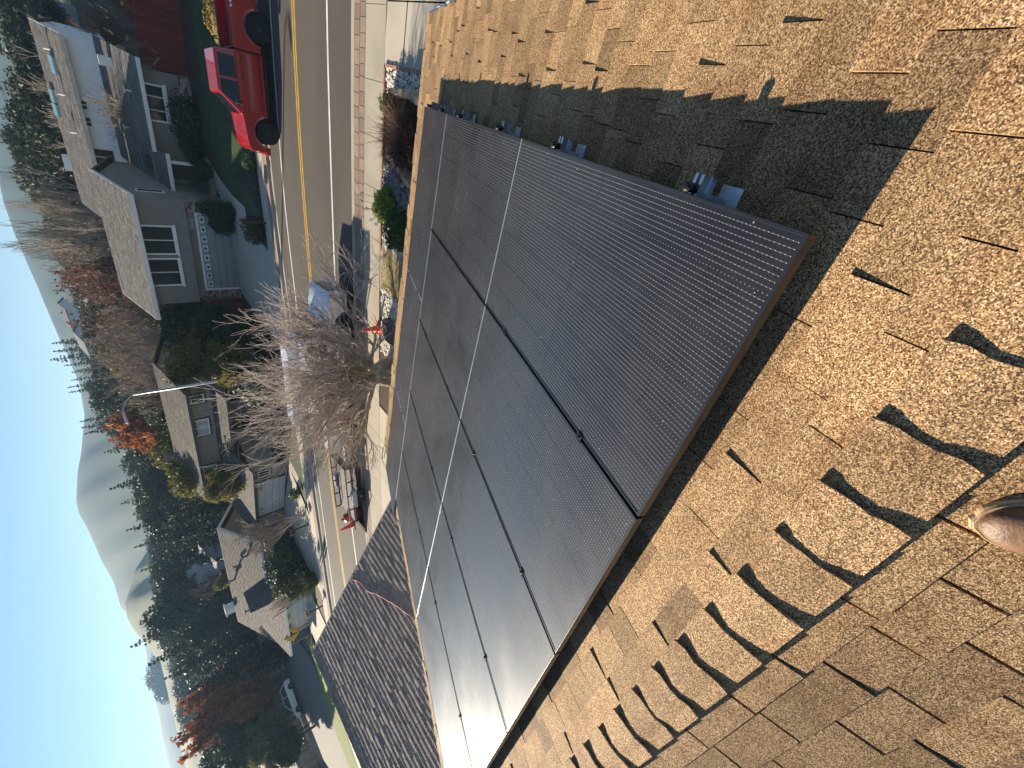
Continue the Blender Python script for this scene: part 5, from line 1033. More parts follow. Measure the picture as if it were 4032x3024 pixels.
drape('side_street', [(-46, 3), (-49.9, 5.6), (-51.1, 10.6), (-50.5, 14.4), (-48.5, 17.6), (-46.5, 19.6), (-54, 33), (-58, 32), (-66, 23.5), (-67, 17), (-59.5, 8.6), (-56, -4)], 0.04, m_asp2, 'structure', 5)
def blade_clump(name, label, c, n, rad, h, sp, wd, droop, m, cat='plant', group=None, tone=(0.5, 1.5)):
    t = thing(name, label, cat, c, 0, group); b = MB(); blades(b, c, n, rad, h, sp, wd, droop, 0, tone); b.build('blades', m, t, t.location); return t
m_yuc = leafmat('sword_green', (0.075, 0.095, 0.035), 0.5)
blade_clump('sword_plant', 'large spiky sword-leaved clump in front of the porch', (-6.6, 32.6, gz(-6.6, 32.6)), 420, 0.35, 2.0, 1.15, 0.03, 0.38, m_yuc)
pg = blade_clump('pampas_grass', 'pampas grass clump with cream plumes beside the white garage door', (-32.3, 18.9, gz(-32.3, 18.9)), 900, 0.5, 2.2, 1.35, 0.014, 0.45, leafmat('pampas_green', (0.085, 0.115, 0.03), 0.6))
b = MB()
for k in range(16):
    x, y = -32.6 + U(-.6, .3), 18.9 + U(-.5, .5); tp = Vector((x - U(.2, 1.0), y + U(-.3, .3), gz(x, y) + U(2.2, 3.0))); d = Vector((-0.25, 0, 1)).normalized()
    b.tube([(x, y, gz(x, y) + .5), tp], 0.012, 4); b.tube([tp - d * 0.35, tp, tp + d * 0.3, tp + d * 0.55], [0.02, 0.075, 0.06, 0.01], 6, 1)
b.build('plume', [m_yuc, leafmat('cream_plume', (0.62, 0.52, 0.36), 0.9)], pg, pg.location)
m_hed = leafmat('hedge_green', (0.030, 0.055, 0.018), 0.5); m_olive = leafmat('olive_green', (0.085, 0.085, 0.025)); m_gold = leafmat('golden_leaf', (0.30, 0.19, 0.035)); m_redf2 = leafmat('reddish_leaf', (0.12, 0.035, 0.025))
def bush(name, label, x, y, rx, ry, rz, n, size, m, z=None, **kw):
    g = gz(x, y) if z is None else z; return shrub(name, label, (x, y, g + rz * 0.85), (rx, ry, rz), n, size, m, base=g, **kw)
bush('topiary', 'clipped dark hedge mound overlapping the edge of the grey garage door', -9.15, 30.6, 0.75, 0.7, 0.75, 1500, 0.09, m_hed, tone=(.6, 1.3)); bush('topiary', 'second clipped hedge mound, nearer the curved path', -8.35, 30.2, 0.65, 0.65, 0.65, 1300, 0.08, m_hed, tone=(.6, 1.3)); bush('topiary', 'low clipped hedge mound in front of the brick pier', -8.5, 31.2, 0.6, 0.5, 0.9, 1200, 0.08, m_hed, tone=(.6, 1.3))
bush('berry_bush', 'round dark bush with red berries beside the black mailbox', -8.0, 25.75, 0.8, 0.7, 0.62, 1200, 0.07, leafmat('dark_red_green', (0.06, 0.045, 0.02)), tone=(.5, 1.4))
bush('window_shrub', 'loose dark shrub under the front window of the grey house', -4.2, 33.4, 1.5, 0.55, 0.85, 1700, 0.09, m_dg); bush('window_shrub', 'lower dark shrub between the window shrub and the spiky clump', -5.6, 33.6, 0.9, 0.5, 0.65, 900, 0.09, m_dg)
bush('kerb_shrub', 'small green shrub in the planting strip below the lawn', -4.7, 26.3, 0.65, 0.5, 0.4, 700, 0.06, m_lg); bush('kerb_shrub', 'grey-green low shrub at the driveway end of the planting strip', -6.1, 26.2, 0.45, 0.45, 0.3, 450, 0.05, leafmat('sage', (0.10, 0.12, 0.08)))
bush('yellow_shrub', 'dense yellow-leaved shrub behind the red truck', 1.2, 27.4, 1.3, 0.9, 0.75, 2200, 0.07, leafmat('yellow_leaf', (0.36, 0.26, 0.06)), tone=(.5, 1.3))
blade_clump('kerb_grass', 'straw-coloured grass tuft behind the nose of the red truck', (-3.5, 26.6, gz(-3.5, 26.6)), 220, 0.25, 0.75, 0.5, 0.006, 0.4, leafmat('straw', (0.30, 0.24, 0.10)))
bush('porch_bush', 'dark bushes along the path of the tan house', -23.3, 24.4, 0.8, 0.8, 0.5, 900, 0.08, m_dg); bush('porch_bush', 'dark pointed shrub below the side window of the tan house', -21.9, 25.4, 0.7, 0.6, 0.9, 900, 0.08, m_dg); bush('drive_bush', 'small bright bush at the corner of the tan driveway', -25.6, 21.9, 0.5, 0.45, 0.4, 500, 0.07, m_lg)
bush('round_tree_shrub', 'pale green rounded shrub in front of the tan house', -17.4, 24.9, 1.7, 1.5, 1.5, 3800, 0.11, leafmat('silver_green', (0.10, 0.12, 0.06)), tone=(.4, 1.5))
bush('dark_hedge', 'dense dark evergreen shrub between the tan and brown houses', -33.5, 21.8, 1.9, 1.5, 1.5, 3200, 0.11, m_dg); bush('dark_hedge', 'olive shrub behind the pampas grass', -34.2, 20.4, 1.5, 1.2, 1.5, 2400, 0.11, m_olive); bush('dark_hedge', 'dark shrub mass under the brown gable', -32.2, 23.6, 1.3, 1.2, 1.2, 1800, 0.11, m_dg)

# street furniture
m_galv = mat('galvanised_steel', (0.42, 0.43, 0.44), 0.45, 0.12, metal=0.5); m_sgn = mat('sign_yellow', (0.62, 0.34, 0.025), 0.5, 0.04); m_ink = mat('sign_black', (0.012, 0.012, 0.012), 0.5)
lamp = thing('street_lamp', 'tall galvanised street lamp with a curved arm at the bend', 'street lamp', (-16.75, 24.75, gz(-16.75, 24.75)))
b = MB(); b.tube([(-16.75, 24.75, gz(-16.75, 24.75)), (-16.74, 24.75, -2), (-16.72, 24.8, 1.72)], [0.11, 0.085, 0.06], 12); b.lathe([(0.2, -0.02), (0.2, 0.08), (0.12, 0.12)], 12, (-16.75, 24.75, gz(-16.75, 24.75))); b.build('pole', m_galv, lamp, lamp.location, smooth=True)
b = MB(); b.tube([(-16.72, 24.8, 1.68), (-17.0, 24.7, 2.02), (-17.3, 24.6, 2.2), (-17.6, 24.45, 2.27)], [0.045, 0.04, 0.036, 0.032], 8); b.build('arm', m_galv, lamp, lamp.location, smooth=True)
b = MB(); b.hexa([(-17.55, 24.40, 2.20), (-17.52, 24.56, 2.20), (-18.18, 24.42, 2.17), (-18.2, 24.18, 2.17), (-17.56, 24.42, 2.33), (-17.53, 24.54, 2.33), (-18.1, 24.38, 2.29), (-18.12, 24.22, 2.29)]); b.build('lamp_head', mat('lamp_grey', (0.5, 0.5, 0.52), 0.4, 0.05), lamp, lamp.location, bevel=0.03)
b = MB(); b.lathe([(0.05, 0), (0.05, 0.07), (0.02, 0.09)], 8, (-17.75, 24.42, 2.32)); b.build('photocell', m_ink, lamp, lamp.location)
def frame2(c, nrm):                                       # points on a sign: right, up
    n_ = Vector(nrm).normalized(); rgt = Vector((-n_.y, n_.x, 0)).normalized(); up = Vector((0, 0, 1))
    return lambda u, v, d=0.0: Vector(c) + rgt * u + up * v + n_ * d
def plate(b, P, pts, d0, d1, mi=0):
    n = len(pts); vs = [P(u, v, d1) for u, v in pts] + [P(u, v, d0) for u, v in pts]; b.add(vs, [tuple(range(n)), tuple(range(2 * n - 1, n - 1, -1))] + [(i, (i + 1) % n, (i + 1) % n + n, i + n)[::-1] for i in range(n)], mi)
nrm = (0.30, -0.95, 0); P = frame2((-16.69, 24.63, -2.62), nrm)
s1 = thing('road_sign', 'yellow diamond sign with a bending black arrow on the lamp pole', 'road sign', P(0, -0.55)); dm = 0.54
b = MB(); plate(b, P, [(0, -dm), (dm, 0), (0, dm), (-dm, 0)], 0, 0.012); b.build('plate', m_sgn, s1, s1.location)
b = MB(); e = dm - 0.03
for q in range(4): a0 = math.pi / 2 * q; a1 = a0 + math.pi / 2; plate(b, P, [(e * math.cos(a0), e * math.sin(a0)), (e * math.cos(a1), e * math.sin(a1)), ((e - .025) * math.cos(a1), (e - .025) * math.sin(a1)), ((e - .025) * math.cos(a0), (e - .025) * math.sin(a0))], 0.012, 0.015)
cv = [(0.13, -0.27), (0.12, -0.13), (0.07, 0.0), (-0.02, 0.10)]; wv_ = 0.05
for (x0, y0), (x1, y1) in zip(cv[:-1], cv[1:]):
    L = math.hypot(x1 - x0, y1 - y0); nx, ny = -(y1 - y0) / L * wv_, (x1 - x0) / L * wv_; plate(b, P, [(x0 - nx, y0 - ny), (x0 + nx, y0 + ny), (x1 + nx, y1 + ny), (x1 - nx, y1 - ny)][::-1], 0.012, 0.016)
plate(b, P, [(0.09, 0.19), (-0.19, 0.25), (-0.11, -0.03)], 0.012, 0.0165); b.build('arrow', m_ink, s1, s1.location)
P2 = frame2((-16.69, 24.63, -3.50), nrm); s2 = thing('road_sign', 'small yellow plate reading SLOW below the arrow sign', 'road sign', P2(0, -0.25))
b = MB(); plate(b, P2, [(-0.30, -0.25), (0.30, -0.25), (0.30, 0.25), (-0.30, 0.25)], 0, 0.012); b.build('plate', m_sgn, s2, s2.location)
b = MB(); ST_ = {'S': [(1, .85, .8, 1), (.8, 1, .2, 1), (.2, 1, 0, .85), (0, .85, 0, .65), (0, .65, .2, .5), (.2, .5, .8, .5), (.8, .5, 1, .35), (1, .35, 1, .15), (1, .15, .8, 0), (.8, 0, .2, 0), (.2, 0, 0, .15)], 'L': [(0, 1, 0, 0), (0, 0, 1, 0)], 'O': [(.2, 0, .8, 0), (.8, 0, 1, .2), (1, .2, 1, .8), (1, .8, .8, 1), (.8, 1, .2, 1), (.2, 1, 0, .8), (0, .8, 0, .2), (0, .2, .2, 0)], 'W': [(0, 1, .25, 0), (.25, 0, .5, .7), (.5, .7, .75, 0), (.75, 0, 1, 1)]}
for k, ch in enumerate('SLOW'):
    for (x0, y0, x1, y1) in ST_[ch]:
        u0, v0, u1, v1 = -0.245 + k * 0.13 + x0 * 0.085, -0.09 + y0 * 0.18, -0.245 + k * 0.13 + x1 * 0.085, -0.09 + y1 * 0.18; L = math.hypot(u1 - u0, v1 - v0); du, dv = (u1 - u0) / L * 0.013, (v1 - v0) / L * 0.013
        plate(b, P2, [(u0 - du + dv, v0 - dv - du), (u1 + du + dv, v1 + dv - du), (u1 + du - dv, v1 + dv + du), (u0 - du - dv, v0 - dv + du)], 0.012, 0.0145)
b.build('lettering', m_ink, s2, s2.location)
tp = thing('sign_post', 'thin steel post of the side-road sign on the corner verge', 'sign post', (-40.95, 20.06, gz(-40.95, 20.06)))
b = MB(); b.tube([(-40.95, 20.06, gz(-40.95, 20.06)), (-40.9, 20.03, -3.2)], 0.035, 8); b.build('post', m_galv, tp, tp.location)
P3 = frame2((-40.86, 19.97, -3.78), (0.55, -0.83, 0)); s3 = thing('road_sign', 'yellow diamond side-road sign with a T-shaped black symbol', 'road sign', P3(0, -0.7)); dm = 0.66
b = MB(); plate(b, P3, [(0, -dm), (dm, 0), (0, dm), (-dm, 0)], 0, 0.012); b.build('plate', m_sgn, s3, s3.location)
b = MB(); e = dm - 0.03
for q in range(4): a0 = math.pi / 2 * q; a1 = a0 + math.pi / 2; plate(b, P3, [(e * math.cos(a0), e * math.sin(a0)), (e * math.cos(a1), e * math.sin(a1)), ((e - .03) * math.cos(a1), (e - .03) * math.sin(a1)), ((e - .03) * math.cos(a0), (e - .03) * math.sin(a0))], 0.012, 0.015)
plate(b, P3, [(-0.07, -0.40), (0.05, -0.40), (0.05, 0.40), (-0.07, 0.40)], 0.012, 0.0155); plate(b, P3, [(0.05, -0.07), (0.32, -0.07), (0.32, 0.07), (0.05, 0.07)], 0.012, 0.015); b.build('symbol', m_ink, s3, s3.location)
def mailbox(x, y, rot, label, m=m_ink):
    t = thing('mailbox', label, 'mailbox', (x, y, gz(x, y)), rot); b = MB(); b.box(-0.05, 0.05, -0.05, 0.05, -0.05, 1.05); b.build('post', mat('dark_post', (0.05, 0.04, 0.035), 0.7), t)
    b = MB(); b.ext([(-0.13, 1.05)] + [(0.13 * math.cos(a), 1.22 + 0.13 * math.sin(a)) for a in np.linspace(math.pi, 0, 9)] + [(0.13, 1.05)], -0.28, 0.28, 1); b.build('box', m, t, bevel=0.01); b = MB(); b.box(0.135, 0.15, -0.1, 0.05, 1.2, 1.32); b.build('flag', m_redl, t)
mailbox(-7.35, 24.95, 0.1, 'black mailbox on a post beside the berry bush'); mailbox(-27.2, 20.1, -0.3, 'black mailbox at the foot of the tan driveway'); mailbox(-34.3, 17.6, -0.3, 'tan mailbox at the corner by the pampas grass', mat('mailbox_tan', (0.36, 0.24, 0.12), 0.6))
for k, (x, y, lb) in enumerate(((-33.4, 24.9, 'grey wheeled bin by the far corner of the tan garage'), (-34.1, 25.4, 'dark wheeled bin standing behind the grey one'))):
    t = thing('wheelie_bin', lb, 'bin', (x, y, gz(x, y)), -0.2); b = MB(); b.hexa([(-.24, -.26, .08), (.24, -.26, .08), (.24, .26, .08), (-.24, .26, .08), (-.3, -.36, 1.0), (.3, -.36, 1.0), (.3, .33, 1.0), (-.3, .33, 1.0)]); b.build('bin_body', mat('bin_grey%s' % ('' if not k else '_dark'), (0.14, 0.15, 0.16) if not k else (0.04, 0.05, 0.06), 0.6), t, bevel=0.03)
    b = MB(); b.box(-.32, .32, -.38, .36, 1.0, 1.06); b.build('lid', mat('bin_lid', (0.09, 0.1, 0.11), 0.6), t, bevel=0.02)
    for s in (-1, 1): b = MB(); b.lathe([(0.1, -0.03), (0.1, 0.03)], 12, (s * 0.26, 0.28, 0.1), 'x'); b.build('wheel', m_tyre, t)

# ------------------------------------------------------------------ hills
def hill(name, prof, d0, dr, d1, zb, m, rough=2.0, back=0.35):
    azs = np.arange(prof[0][0], prof[-1][0] + .01, 0.5); E_ = np.interp(azs, [p[0] for p in prof], [p[1] for p in prof]); V = []; rows = [0, .1, .22, .35, .48, .6, .72, .83, .92, .97, 1.0]
    n2 = len(rows) + 4
    for a, e in zip(azs, E_):
        zt = CAM[2] + dr * math.tan(math.radians(e)); s_, c_ = math.sin(math.radians(a)), math.cos(math.radians(a))
        for t in rows:
            d = d0 + (dr - d0) * t; k = t * t * (3 - 2 * t) * 0.45 + t * 0.55
            z = zb + (zt - zb) * k + (rough * math.sin(a * 1.3 + d * 0.021) * math.cos(a * 0.7 - d * 0.013) * (1 - t) * t * 4); V.append((d * s_, d * c_, z))
        for q in (1, 2, 3, 4): d = dr + (d1 - dr) * q / 4; V.append((d * s_, d * c_, zt - (zt - zb) * (q / 4) ** 1.4))
    F = [(i * n2 + j, (i + 1) * n2 + j, (i + 1) * n2 + j + 1, i * n2 + j + 1) for i in range(len(azs) - 1) for j in range(n2 - 1)]
    return tag(link(name, np_mesh(name, V, F, m, smooth=True)), kind='structure')
m_hg = mat('hill_grass', (0.022, 0.046, 0.018), 0.95, 0.2, sc=0.02, c2=(0.034, 0.052, 0.022), sc2=0.008, c2f=0.6); m_hb = mat('green_ridge_grass', (0.10, 0.115, 0.03), 0.95, 0.25, sc=0.06, bump=0.5, bsc=0.4, c2=(0.06, 0.075, 0.03), sc2=0.05, c2f=0.6)
hill('grass_hill', [(-56, 3.0), (-55, 5.0), (-53.9, 5.7), (-51.3, 5.75), (-48.6, 6.2), (-46, 6.45), (-44, 6.75), (-42.8, 6.7), (-40.6, 6.2), (-38, 5.4), (-35, 4.6), (-32, 4.3), (-29, 4.5), (-26, 4.8), (-22.6, 5.0), (-18.7, 5.25), (-16, 5.3), (-14.7, 5.2), (-11, 4.6), (-6, 3.6), (2, 2.6), (14, 2.0)], 330, 780, 1150, 8, m_hg)
hill('green_ridge', [(-76, 3.6), (-69, 4.1), (-65.7, 4.1), (-63, 4.1), (-60, 4.05), (-58, 4.7), (-56.4, 5.2), (-54.9, 5.5), (-53.5, 5.4), (-51, 4.2), (-49, 2.5)], 210, 420, 640, 2, m_hb)
hill('far_hill', [(-80, 4.8), (-74, 4.9), (-68.3, 5.1), (-66, 5.1), (-64.5, 5.0), (-62.5, 5.0), (-61.3, 5.15), (-60.4, 5.0), (-58, 4.8), (-55, 4.4), (-50, 3.5)], 700, 1150, 1400, 10, m_hg)

# ------------------------------------------------------------------ trees
def rnd_tris(P, size, tilt=None, elong=1.6):
    size = np.asarray(size).reshape(-1, 1) if np.ndim(size) else size
    """a leaf-sized triangle at every point"""
    n = len(P); a = RNG.normal(size=(n, 3)); a /= np.linalg.norm(a, axis=1, keepdims=True); c = np.cross(a, RNG.normal(size=(n, 3))); c /= np.linalg.norm(c, axis=1, keepdims=True); s_ = size * RNG.uniform(0.6, 1.4, (n, 1))
    V = np.stack([P - a * s_ * 0.5 - c * s_ * 0.5, P - a * s_ * 0.5 + c * s_ * 0.5, P + a * s_ * elong * 0.6], 1).reshape(-1, 3); return V, np.arange(3 * n).reshape(-1, 3)
def crown_spruce(seed, hgt=14.0, R_=3.1, n_wh=40, dens=1.0, open_=0.0):
    rg = np.random.default_rng(seed); pts = []; tn = []
    for i in range(n_wh):
        t = (i + rg.random()) / n_wh; z = hgt * (0.06 + 0.94 * t); rad = R_ * ((1 - t) ** 0.85) * rg.uniform(0.6, 1.2) + 0.05
        for k in range(int(5 + 7 * (1 - t))):
            a = rg.uniform(0, 6.283); L = rad * rg.uniform(0.6, 1.1); m_ = int(17 * dens * (0.25 + L / R_)) + 1; s_ = rg.uniform(0.12 + open_, 1.0, m_) ** 0.8
            r_ = L * s_; zz = z - 0.32 * r_ + 0.10 * r_ * r_ / max(R_, 1) - rg.uniform(0, 0.35, m_) * (1 - 0.5 * s_); w_ = 0.14 + 0.12 * r_
            ang = a + rg.normal(0, 1, m_) * w_ / (r_ + 0.6); pts.append(np.stack([r_ * np.cos(ang), r_ * np.sin(ang), zz], 1)); tn.append(np.full(m_, rg.uniform(0.6, 1.35)) * rg.uniform(0.75, 1.25, m_))
    P = np.concatenate(pts); return P, np.concatenate(tn)
def crown_blob(seed, R_=3.0, H_=6.0, nb=26, per=110, z0=0.25, edge=0.8):
    rg = np.random.default_rng(seed); pts = []; tn = []
    for i in range(nb):
        v = rg.normal(size=3); v /= np.linalg.norm(v); k = rg.uniform(0.35, 0.85); c = np.array([v[0] * R_ * k, v[1] * R_ * k, H_ * z0 + H_ * (1 - z0) * (0.5 + 0.45 * v[2] * k * 1.1)]); br = R_ * rg.uniform(0.22, 0.42)
        q = rg.normal(size=(per, 3)); q /= np.linalg.norm(q, axis=1, keepdims=True); q *= rg.uniform(edge * 0.5, 1.05, (per, 1)); q[:, 2] *= 0.8; pts.append(c + q * br); tn.append(np.full(per, rg.uniform(0.6, 1.3)) * rg.uniform(0.7, 1.3, per))
    return np.concatenate(pts), np.concatenate(tn)
TREES = {}
m_tk = mat('trunk_bark', (0.11, 0.085, 0.065), 0.9, 0.3, sc=5, bump=0.4); m_birch = mat('birch_bark', (0.50, 0.45, 0.38), 0.8, 0.25, sc=3, stretch=(1, 1, 3)); m_btw = mat('brown_twig', (0.20, 0.145, 0.115), 0.9, 0.25, sc=2); m_gtw = mat('grey_twig', (0.26, 0.22, 0.18), 0.9, 0.25, sc=2)
def trunk_mesh(name, h, r0, r1, m, lean=0.0, limbs=0, seed=0, R_=2):
    rg = random.Random(seed); b = MB(); b.tube([(0, 0, -0.6), (lean * 0.2, 0, h * 0.3), (lean * 0.6, 0.1, h * 0.65), (lean, 0, h)], [r0 * 1.2, r0, (r0 + r1) / 2, r1], 7)
    for k in range(limbs):
        z = h * rg.uniform(0.3, 0.85); a = rg.uniform(0, 6.28); L = R_ * rg.uniform(0.5, 0.9); b.tube([(0, 0, z), (L * .5 * math.cos(a), L * .5 * math.sin(a), z + L * .35), (L * math.cos(a), L * math.sin(a), z + L * 0.6)], [r0 * 0.4, r0 * 0.25, r0 * 0.1], 5)
    o = b.build(name, m, None, smooth=True); me = o.data; bpy.data.objects.remove(o); return me
def variant(key, seed, H_, kind, m, size, **kw):
    if kind == 'spruce': P, t = crown_spruce(seed, H_, **kw); size = size * np.clip(0.35 + 0.9 * (1 - P[:, 2] / H_), 0.4, 1.0); tr = trunk_mesh('trunk', H_ * 0.97, 0.22, 0.03, m_tk)
    else: P, t = crown_blob(seed, H_=H_, **kw); tr = trunk_mesh('trunk', H_ * 0.75, 0.2, 0.06, m_tk, 0.2, 8, seed, kw.get('R_', 3))
    V, F = rnd_tris(P, size); TREES[key] = (H_, tr, np_mesh('crown', V, F, m, t))
def bare_variant(key, seed, H_, mt, mw, spread, dirs_n, depth=4, up=0.5, first=0.35, rm=0.012, lean=0.35, kids=(4, 5), wig=0.14, leaves=None, shrink=0.6):
    rg = random.Random(seed); ds = [((math.cos(2 * math.pi * k / dirs_n + rg.random()) * lean, math.sin(2 * math.pi * k / dirs_n + rg.random()) * lean, 1.0), H_ * first * rg.uniform(0.8, 1.15), 0.11) for k in range(dirs_n)]
    sg = branch_segs(seed, (0, 0, H_ * 0.08), ds, 1, 0.1, depth, spread=spread, kids=kids, shrink=shrink, upw=up, wig=wig, rmin=rm); zm = max(s[1].z for s in sg)
    a = [s for s in sg if s[4] >= depth - 1]; c = [s for s in sg if s[4] < depth - 1]; V, F = tubes_np(a + [(Vector((0, 0, -.6)), Vector((0, 0, H_ * 0.09)), 0.17, 0.14, 9)], 5); tr = np_mesh('trunk', V, F, mt, np.ones(len(F)), True)
    V, F = tubes_np(c, 3); cr = np_mesh('crown', V, F, mw, np.ones(len(F))); ex = None
    if leaves:
        P = np.array([s[1] for s in sg if s[4] == 0]); P = P[RNG.random(len(P)) < leaves[2]]; P = P + RNG.normal(0, 0.08, P.shape); V, F = rnd_tris(P, leaves[1]); ex = np_mesh('leaves', V, F, leaves[0], RNG.uniform(0.5, 1.5, len(F)))
    TREES[key] = (zm, tr, cr) + ((ex,) if ex else ())
m_sp = leafmat('spruce_green', (0.026, 0.042, 0.020), 0.6, 0.12); m_pi = leafmat('pine_green', (0.045, 0.058, 0.024), 0.6, 0.15); m_ev = leafmat('evergreen', (0.040, 0.052, 0.018), 0.55, 0.2); m_ye = leafmat('yellow_green', (0.15, 0.135, 0.025), 0.6, 0.3)
m_oran = leafmat('autumn_orange', (0.34, 0.115, 0.022), 0.7, 0.35); m_rust = leafmat('autumn_rust', (0.30, 0.095, 0.03), 0.7, 0.3)
variant('spruceA', 1, 14, 'spruce', m_sp, 0.30, R_=3.6, dens=1.6); variant('spruceB', 2, 14, 'spruce', m_sp, 0.30, R_=3.0, n_wh=38, dens=1.6); variant('spruceC', 3, 14, 'spruce', m_pi, 0.32, R_=4.0, n_wh=34, dens=1.5, open_=0.2); variant('spruceD', 4, 14, 'spruce', m_sp, 0.38, R_=2.2, n_wh=26)
variant('oakA', 5, 8, 'blob', m_ev, 0.20, R_=3.6, nb=42, per=230); variant('oakB', 6, 9, 'blob', m_ev, 0.22, R_=3.4, nb=40, per=230); variant('oliveA', 7, 8, 'blob', m_ye, 0.20, R_=3.2, nb=36, per=220); variant('pineA', 8, 11, 'blob', m_pi, 0.24, R_=3.4, nb=32, per=220, z0=0.3)
bare_variant('bareA', 11, 8, m_tk, m_btw, 0.6, 6, up=0.45); bare_variant('bareB', 12, 9, m_tk, m_btw, 0.5, 5, up=0.7, lean=0.25); bare_variant('birch', 13, 11, m_birch, m_gtw, 0.38, 4, up=0.9, lean=0.10, first=0.5, shrink=0.5); bare_variant('paleBare', 14, 7, m_birch, m_gtw, 0.7, 6, up=0.3)
bare_variant('autumnA', 15, 9, m_tk, m_btw, 0.5, 6, up=0.7, lean=0.35, leaves=(m_oran, 0.34, 0.85)); bare_variant('autumnB', 16, 9, m_tk, m_btw, 0.5, 6, up=0.6, lean=0.4, leaves=(m_rust, 0.36, 0.85)); bare_variant('rustBare', 17, 8, m_tk, m_btw, 0.55, 5, up=0.6, leaves=(leafmat('rust_brown', (0.16, 0.06, 0.03), 0.7, 0.3), 0.15, 0.4))
NT = [0]
def tree(key, x, y, base, hgt, wide, name, label, group=None):
    NT[0] += 1; v = TREES[key]; k = hgt / v[0]; t = thing(name, label, 'tree', (x, y, base), U(0, 6.28), group); t.scale = (k * wide, k * wide, k); link('trunk', v[1], t); link('crown', v[2], t)
    if len(v) > 3: link('leaves', v[3], t)
    return t
def tree_px(px, py, dist, key, wide, name, label, group=None, drop=0.0):
    p = at_dist(px, py, dist); g = gz(p[0], p[1]) - drop; return tree(key, p[0], p[1], g, max(2.0, p[2] - g), wide, name, label, group)
g1 = 'dark evergreens behind the white upper wall'
for px, py, d, k, wd in ((-25, 20, 85, 'oakA', 1.1), (-40, 100, 95, 'spruceC', 1.2), (10, 150, 72, 'oakB', 1.2), (-20, 190, 90, 'spruceC', 1.2), (15, 240, 78, 'pineA', 1.2), (-15, 290, 95, 'spruceA', 1.2), (0, 335, 88, 'oakB', 1.1), (25, 370, 80, 'pineA', 1.1), (60, 300, 62, 'oakA', 1.1), (75, 225, 60, 'oakB', 1.0), (45, 390, 85, 'oakA', 1.0), (60, 90, 66, 'oakA', 1.0), (30, 60, 100, 'oakB', 1.1), (95, 350, 60, 'oakA', 1.0), (-30, 60, 120, 'spruceA', 1.3), (-30, 240, 130, 'spruceC', 1.3), (5, 110, 68, 'oakA', 1.3), (20, 195, 66, 'oakA', 1.3), (10, 270, 70, 'oakB', 1.3), (30, 320, 70, 'oakA', 1.3), (45, 30, 75, 'oakB', 1.3), (55, 360, 66, 'oakB', 1.2), (85, 395, 62, 'oakB', 1.0)):
    tree_px(px, py, d, k, wd, 'evergreen_tree', 'dark evergreen behind the white upper wall', g1)
tree_px(48, 215, 47, 'paleBare', 1.0, 'bare_tree', 'pale leafless tree rising behind the roof ridge of the white wall'); tree_px(75, 255, 46, 'paleBare', 0.8, 'bare_tree', 'smaller pale leafless tree beside the taller one behind the ridge')
tree_px(180, 232, 37.5, 'paleBare', 0.7, 'bare_tree', 'thin leafless tree growing in front of the white upper wall')
g2 = 'bare brown shrubs behind the red fence'
for px, py, d, k in ((215, 30, 38, 'bareA'), (225, 75, 37, 'bareA'), (205, -20, 40, 'bareB'), (262, 105, 35.5, 'paleBare'), (120, 35, 46, 'bareA'), (170, -10, 44, 'bareB')): tree_px(px, py, d, k, 1.15, 'bare_shrub', 'bare brown shrub above the dark red fence', g2)
tree_px(262, 8, 36.5, 'autumnA', 1.1, 'autumn_shrub', 'golden-leaved shrub above the red fence')
g3 = 'bare birches behind the grey roof'
for px, py, d in ((-10, 430, 58), (5, 458, 60), (15, 482, 56), (-20, 500, 64), (8, 520, 60), (30, 545, 57), (60, 470, 54), (75, 510, 55)): tree_px(px, py, d, 'birch', 0.9, 'birch_tree', 'tall bare pale-trunked birch behind the grey roof ridge', g3)
g4 = 'rust-leaved bare trees behind the grey roof'
for px, py, d in ((95, 575, 62), (110, 605, 60), (125, 632, 63), (140, 590, 56)): tree_px(px, py, d, 'rustBare', 1.0, 'rust_tree', 'half-bare tree with rusty leaves behind the grey roof', g4)
for px, py, d, k in ((35, 400, 75, 'oakA'), (70, 420, 70, 'oakB'), (110, 440, 66, 'bareB'), (150, 470, 62, 'bareA'), (165, 520, 60, 'oliveA'), (60, 560, 90, 'bareA'), (90, 530, 80, 'bareB')): tree_px(px, py, d, k, 1.0, 'background_tree', 'tree in the mixed thicket behind the grey roof ridge', 'mixed trees behind the grey roof ridge')
g5 = 'pines along the hill crest'
for px, py, d, k in ((112, 628, 190, 'spruceA'), (122, 652, 210, 'spruceB'), (128, 676, 200, 'spruceA'), (150, 700, 230, 'spruceC'), (178, 728, 240, 'spruceA'), (176, 752, 220, 'spruceB'), (182, 775, 210, 'spruceC'), (108, 742, 170, 'spruceA'), (110, 760, 180, 'spruceB'), (105, 778, 165, 'spruceC'), (135, 790, 200, 'spruceD'), (152, 805, 210, 'spruceA'), (150, 822, 220, 'spruceD'), (142, 838, 240, 'spruceD'), (145, 848, 230, 'spruceD'), (190, 858, 250, 'spruceB'), (196, 870, 240, 'spruceB')): tree_px(px, py, d, k, 1.0, 'pine_tree', 'dark pine on the hill crest against the sky', g5)
rg = random.Random(77)
for i in range(64):                                       # the wooded slope below the crest
    py = rg.uniform(610, 900); px = rg.uniform(165, 235) + max(0, py - 800) * 0.2; tree_px(px, py, rg.uniform(95, 170), rg.choice(['oakA', 'oakB', 'spruceC', 'bareA', 'oliveA', 'pineA']), 1.15, 'slope_tree', 'tree on the wooded slope below the hill crest', 'trees on the slope below the hill crest')
g6 = 'bare brown trees between the two houses'
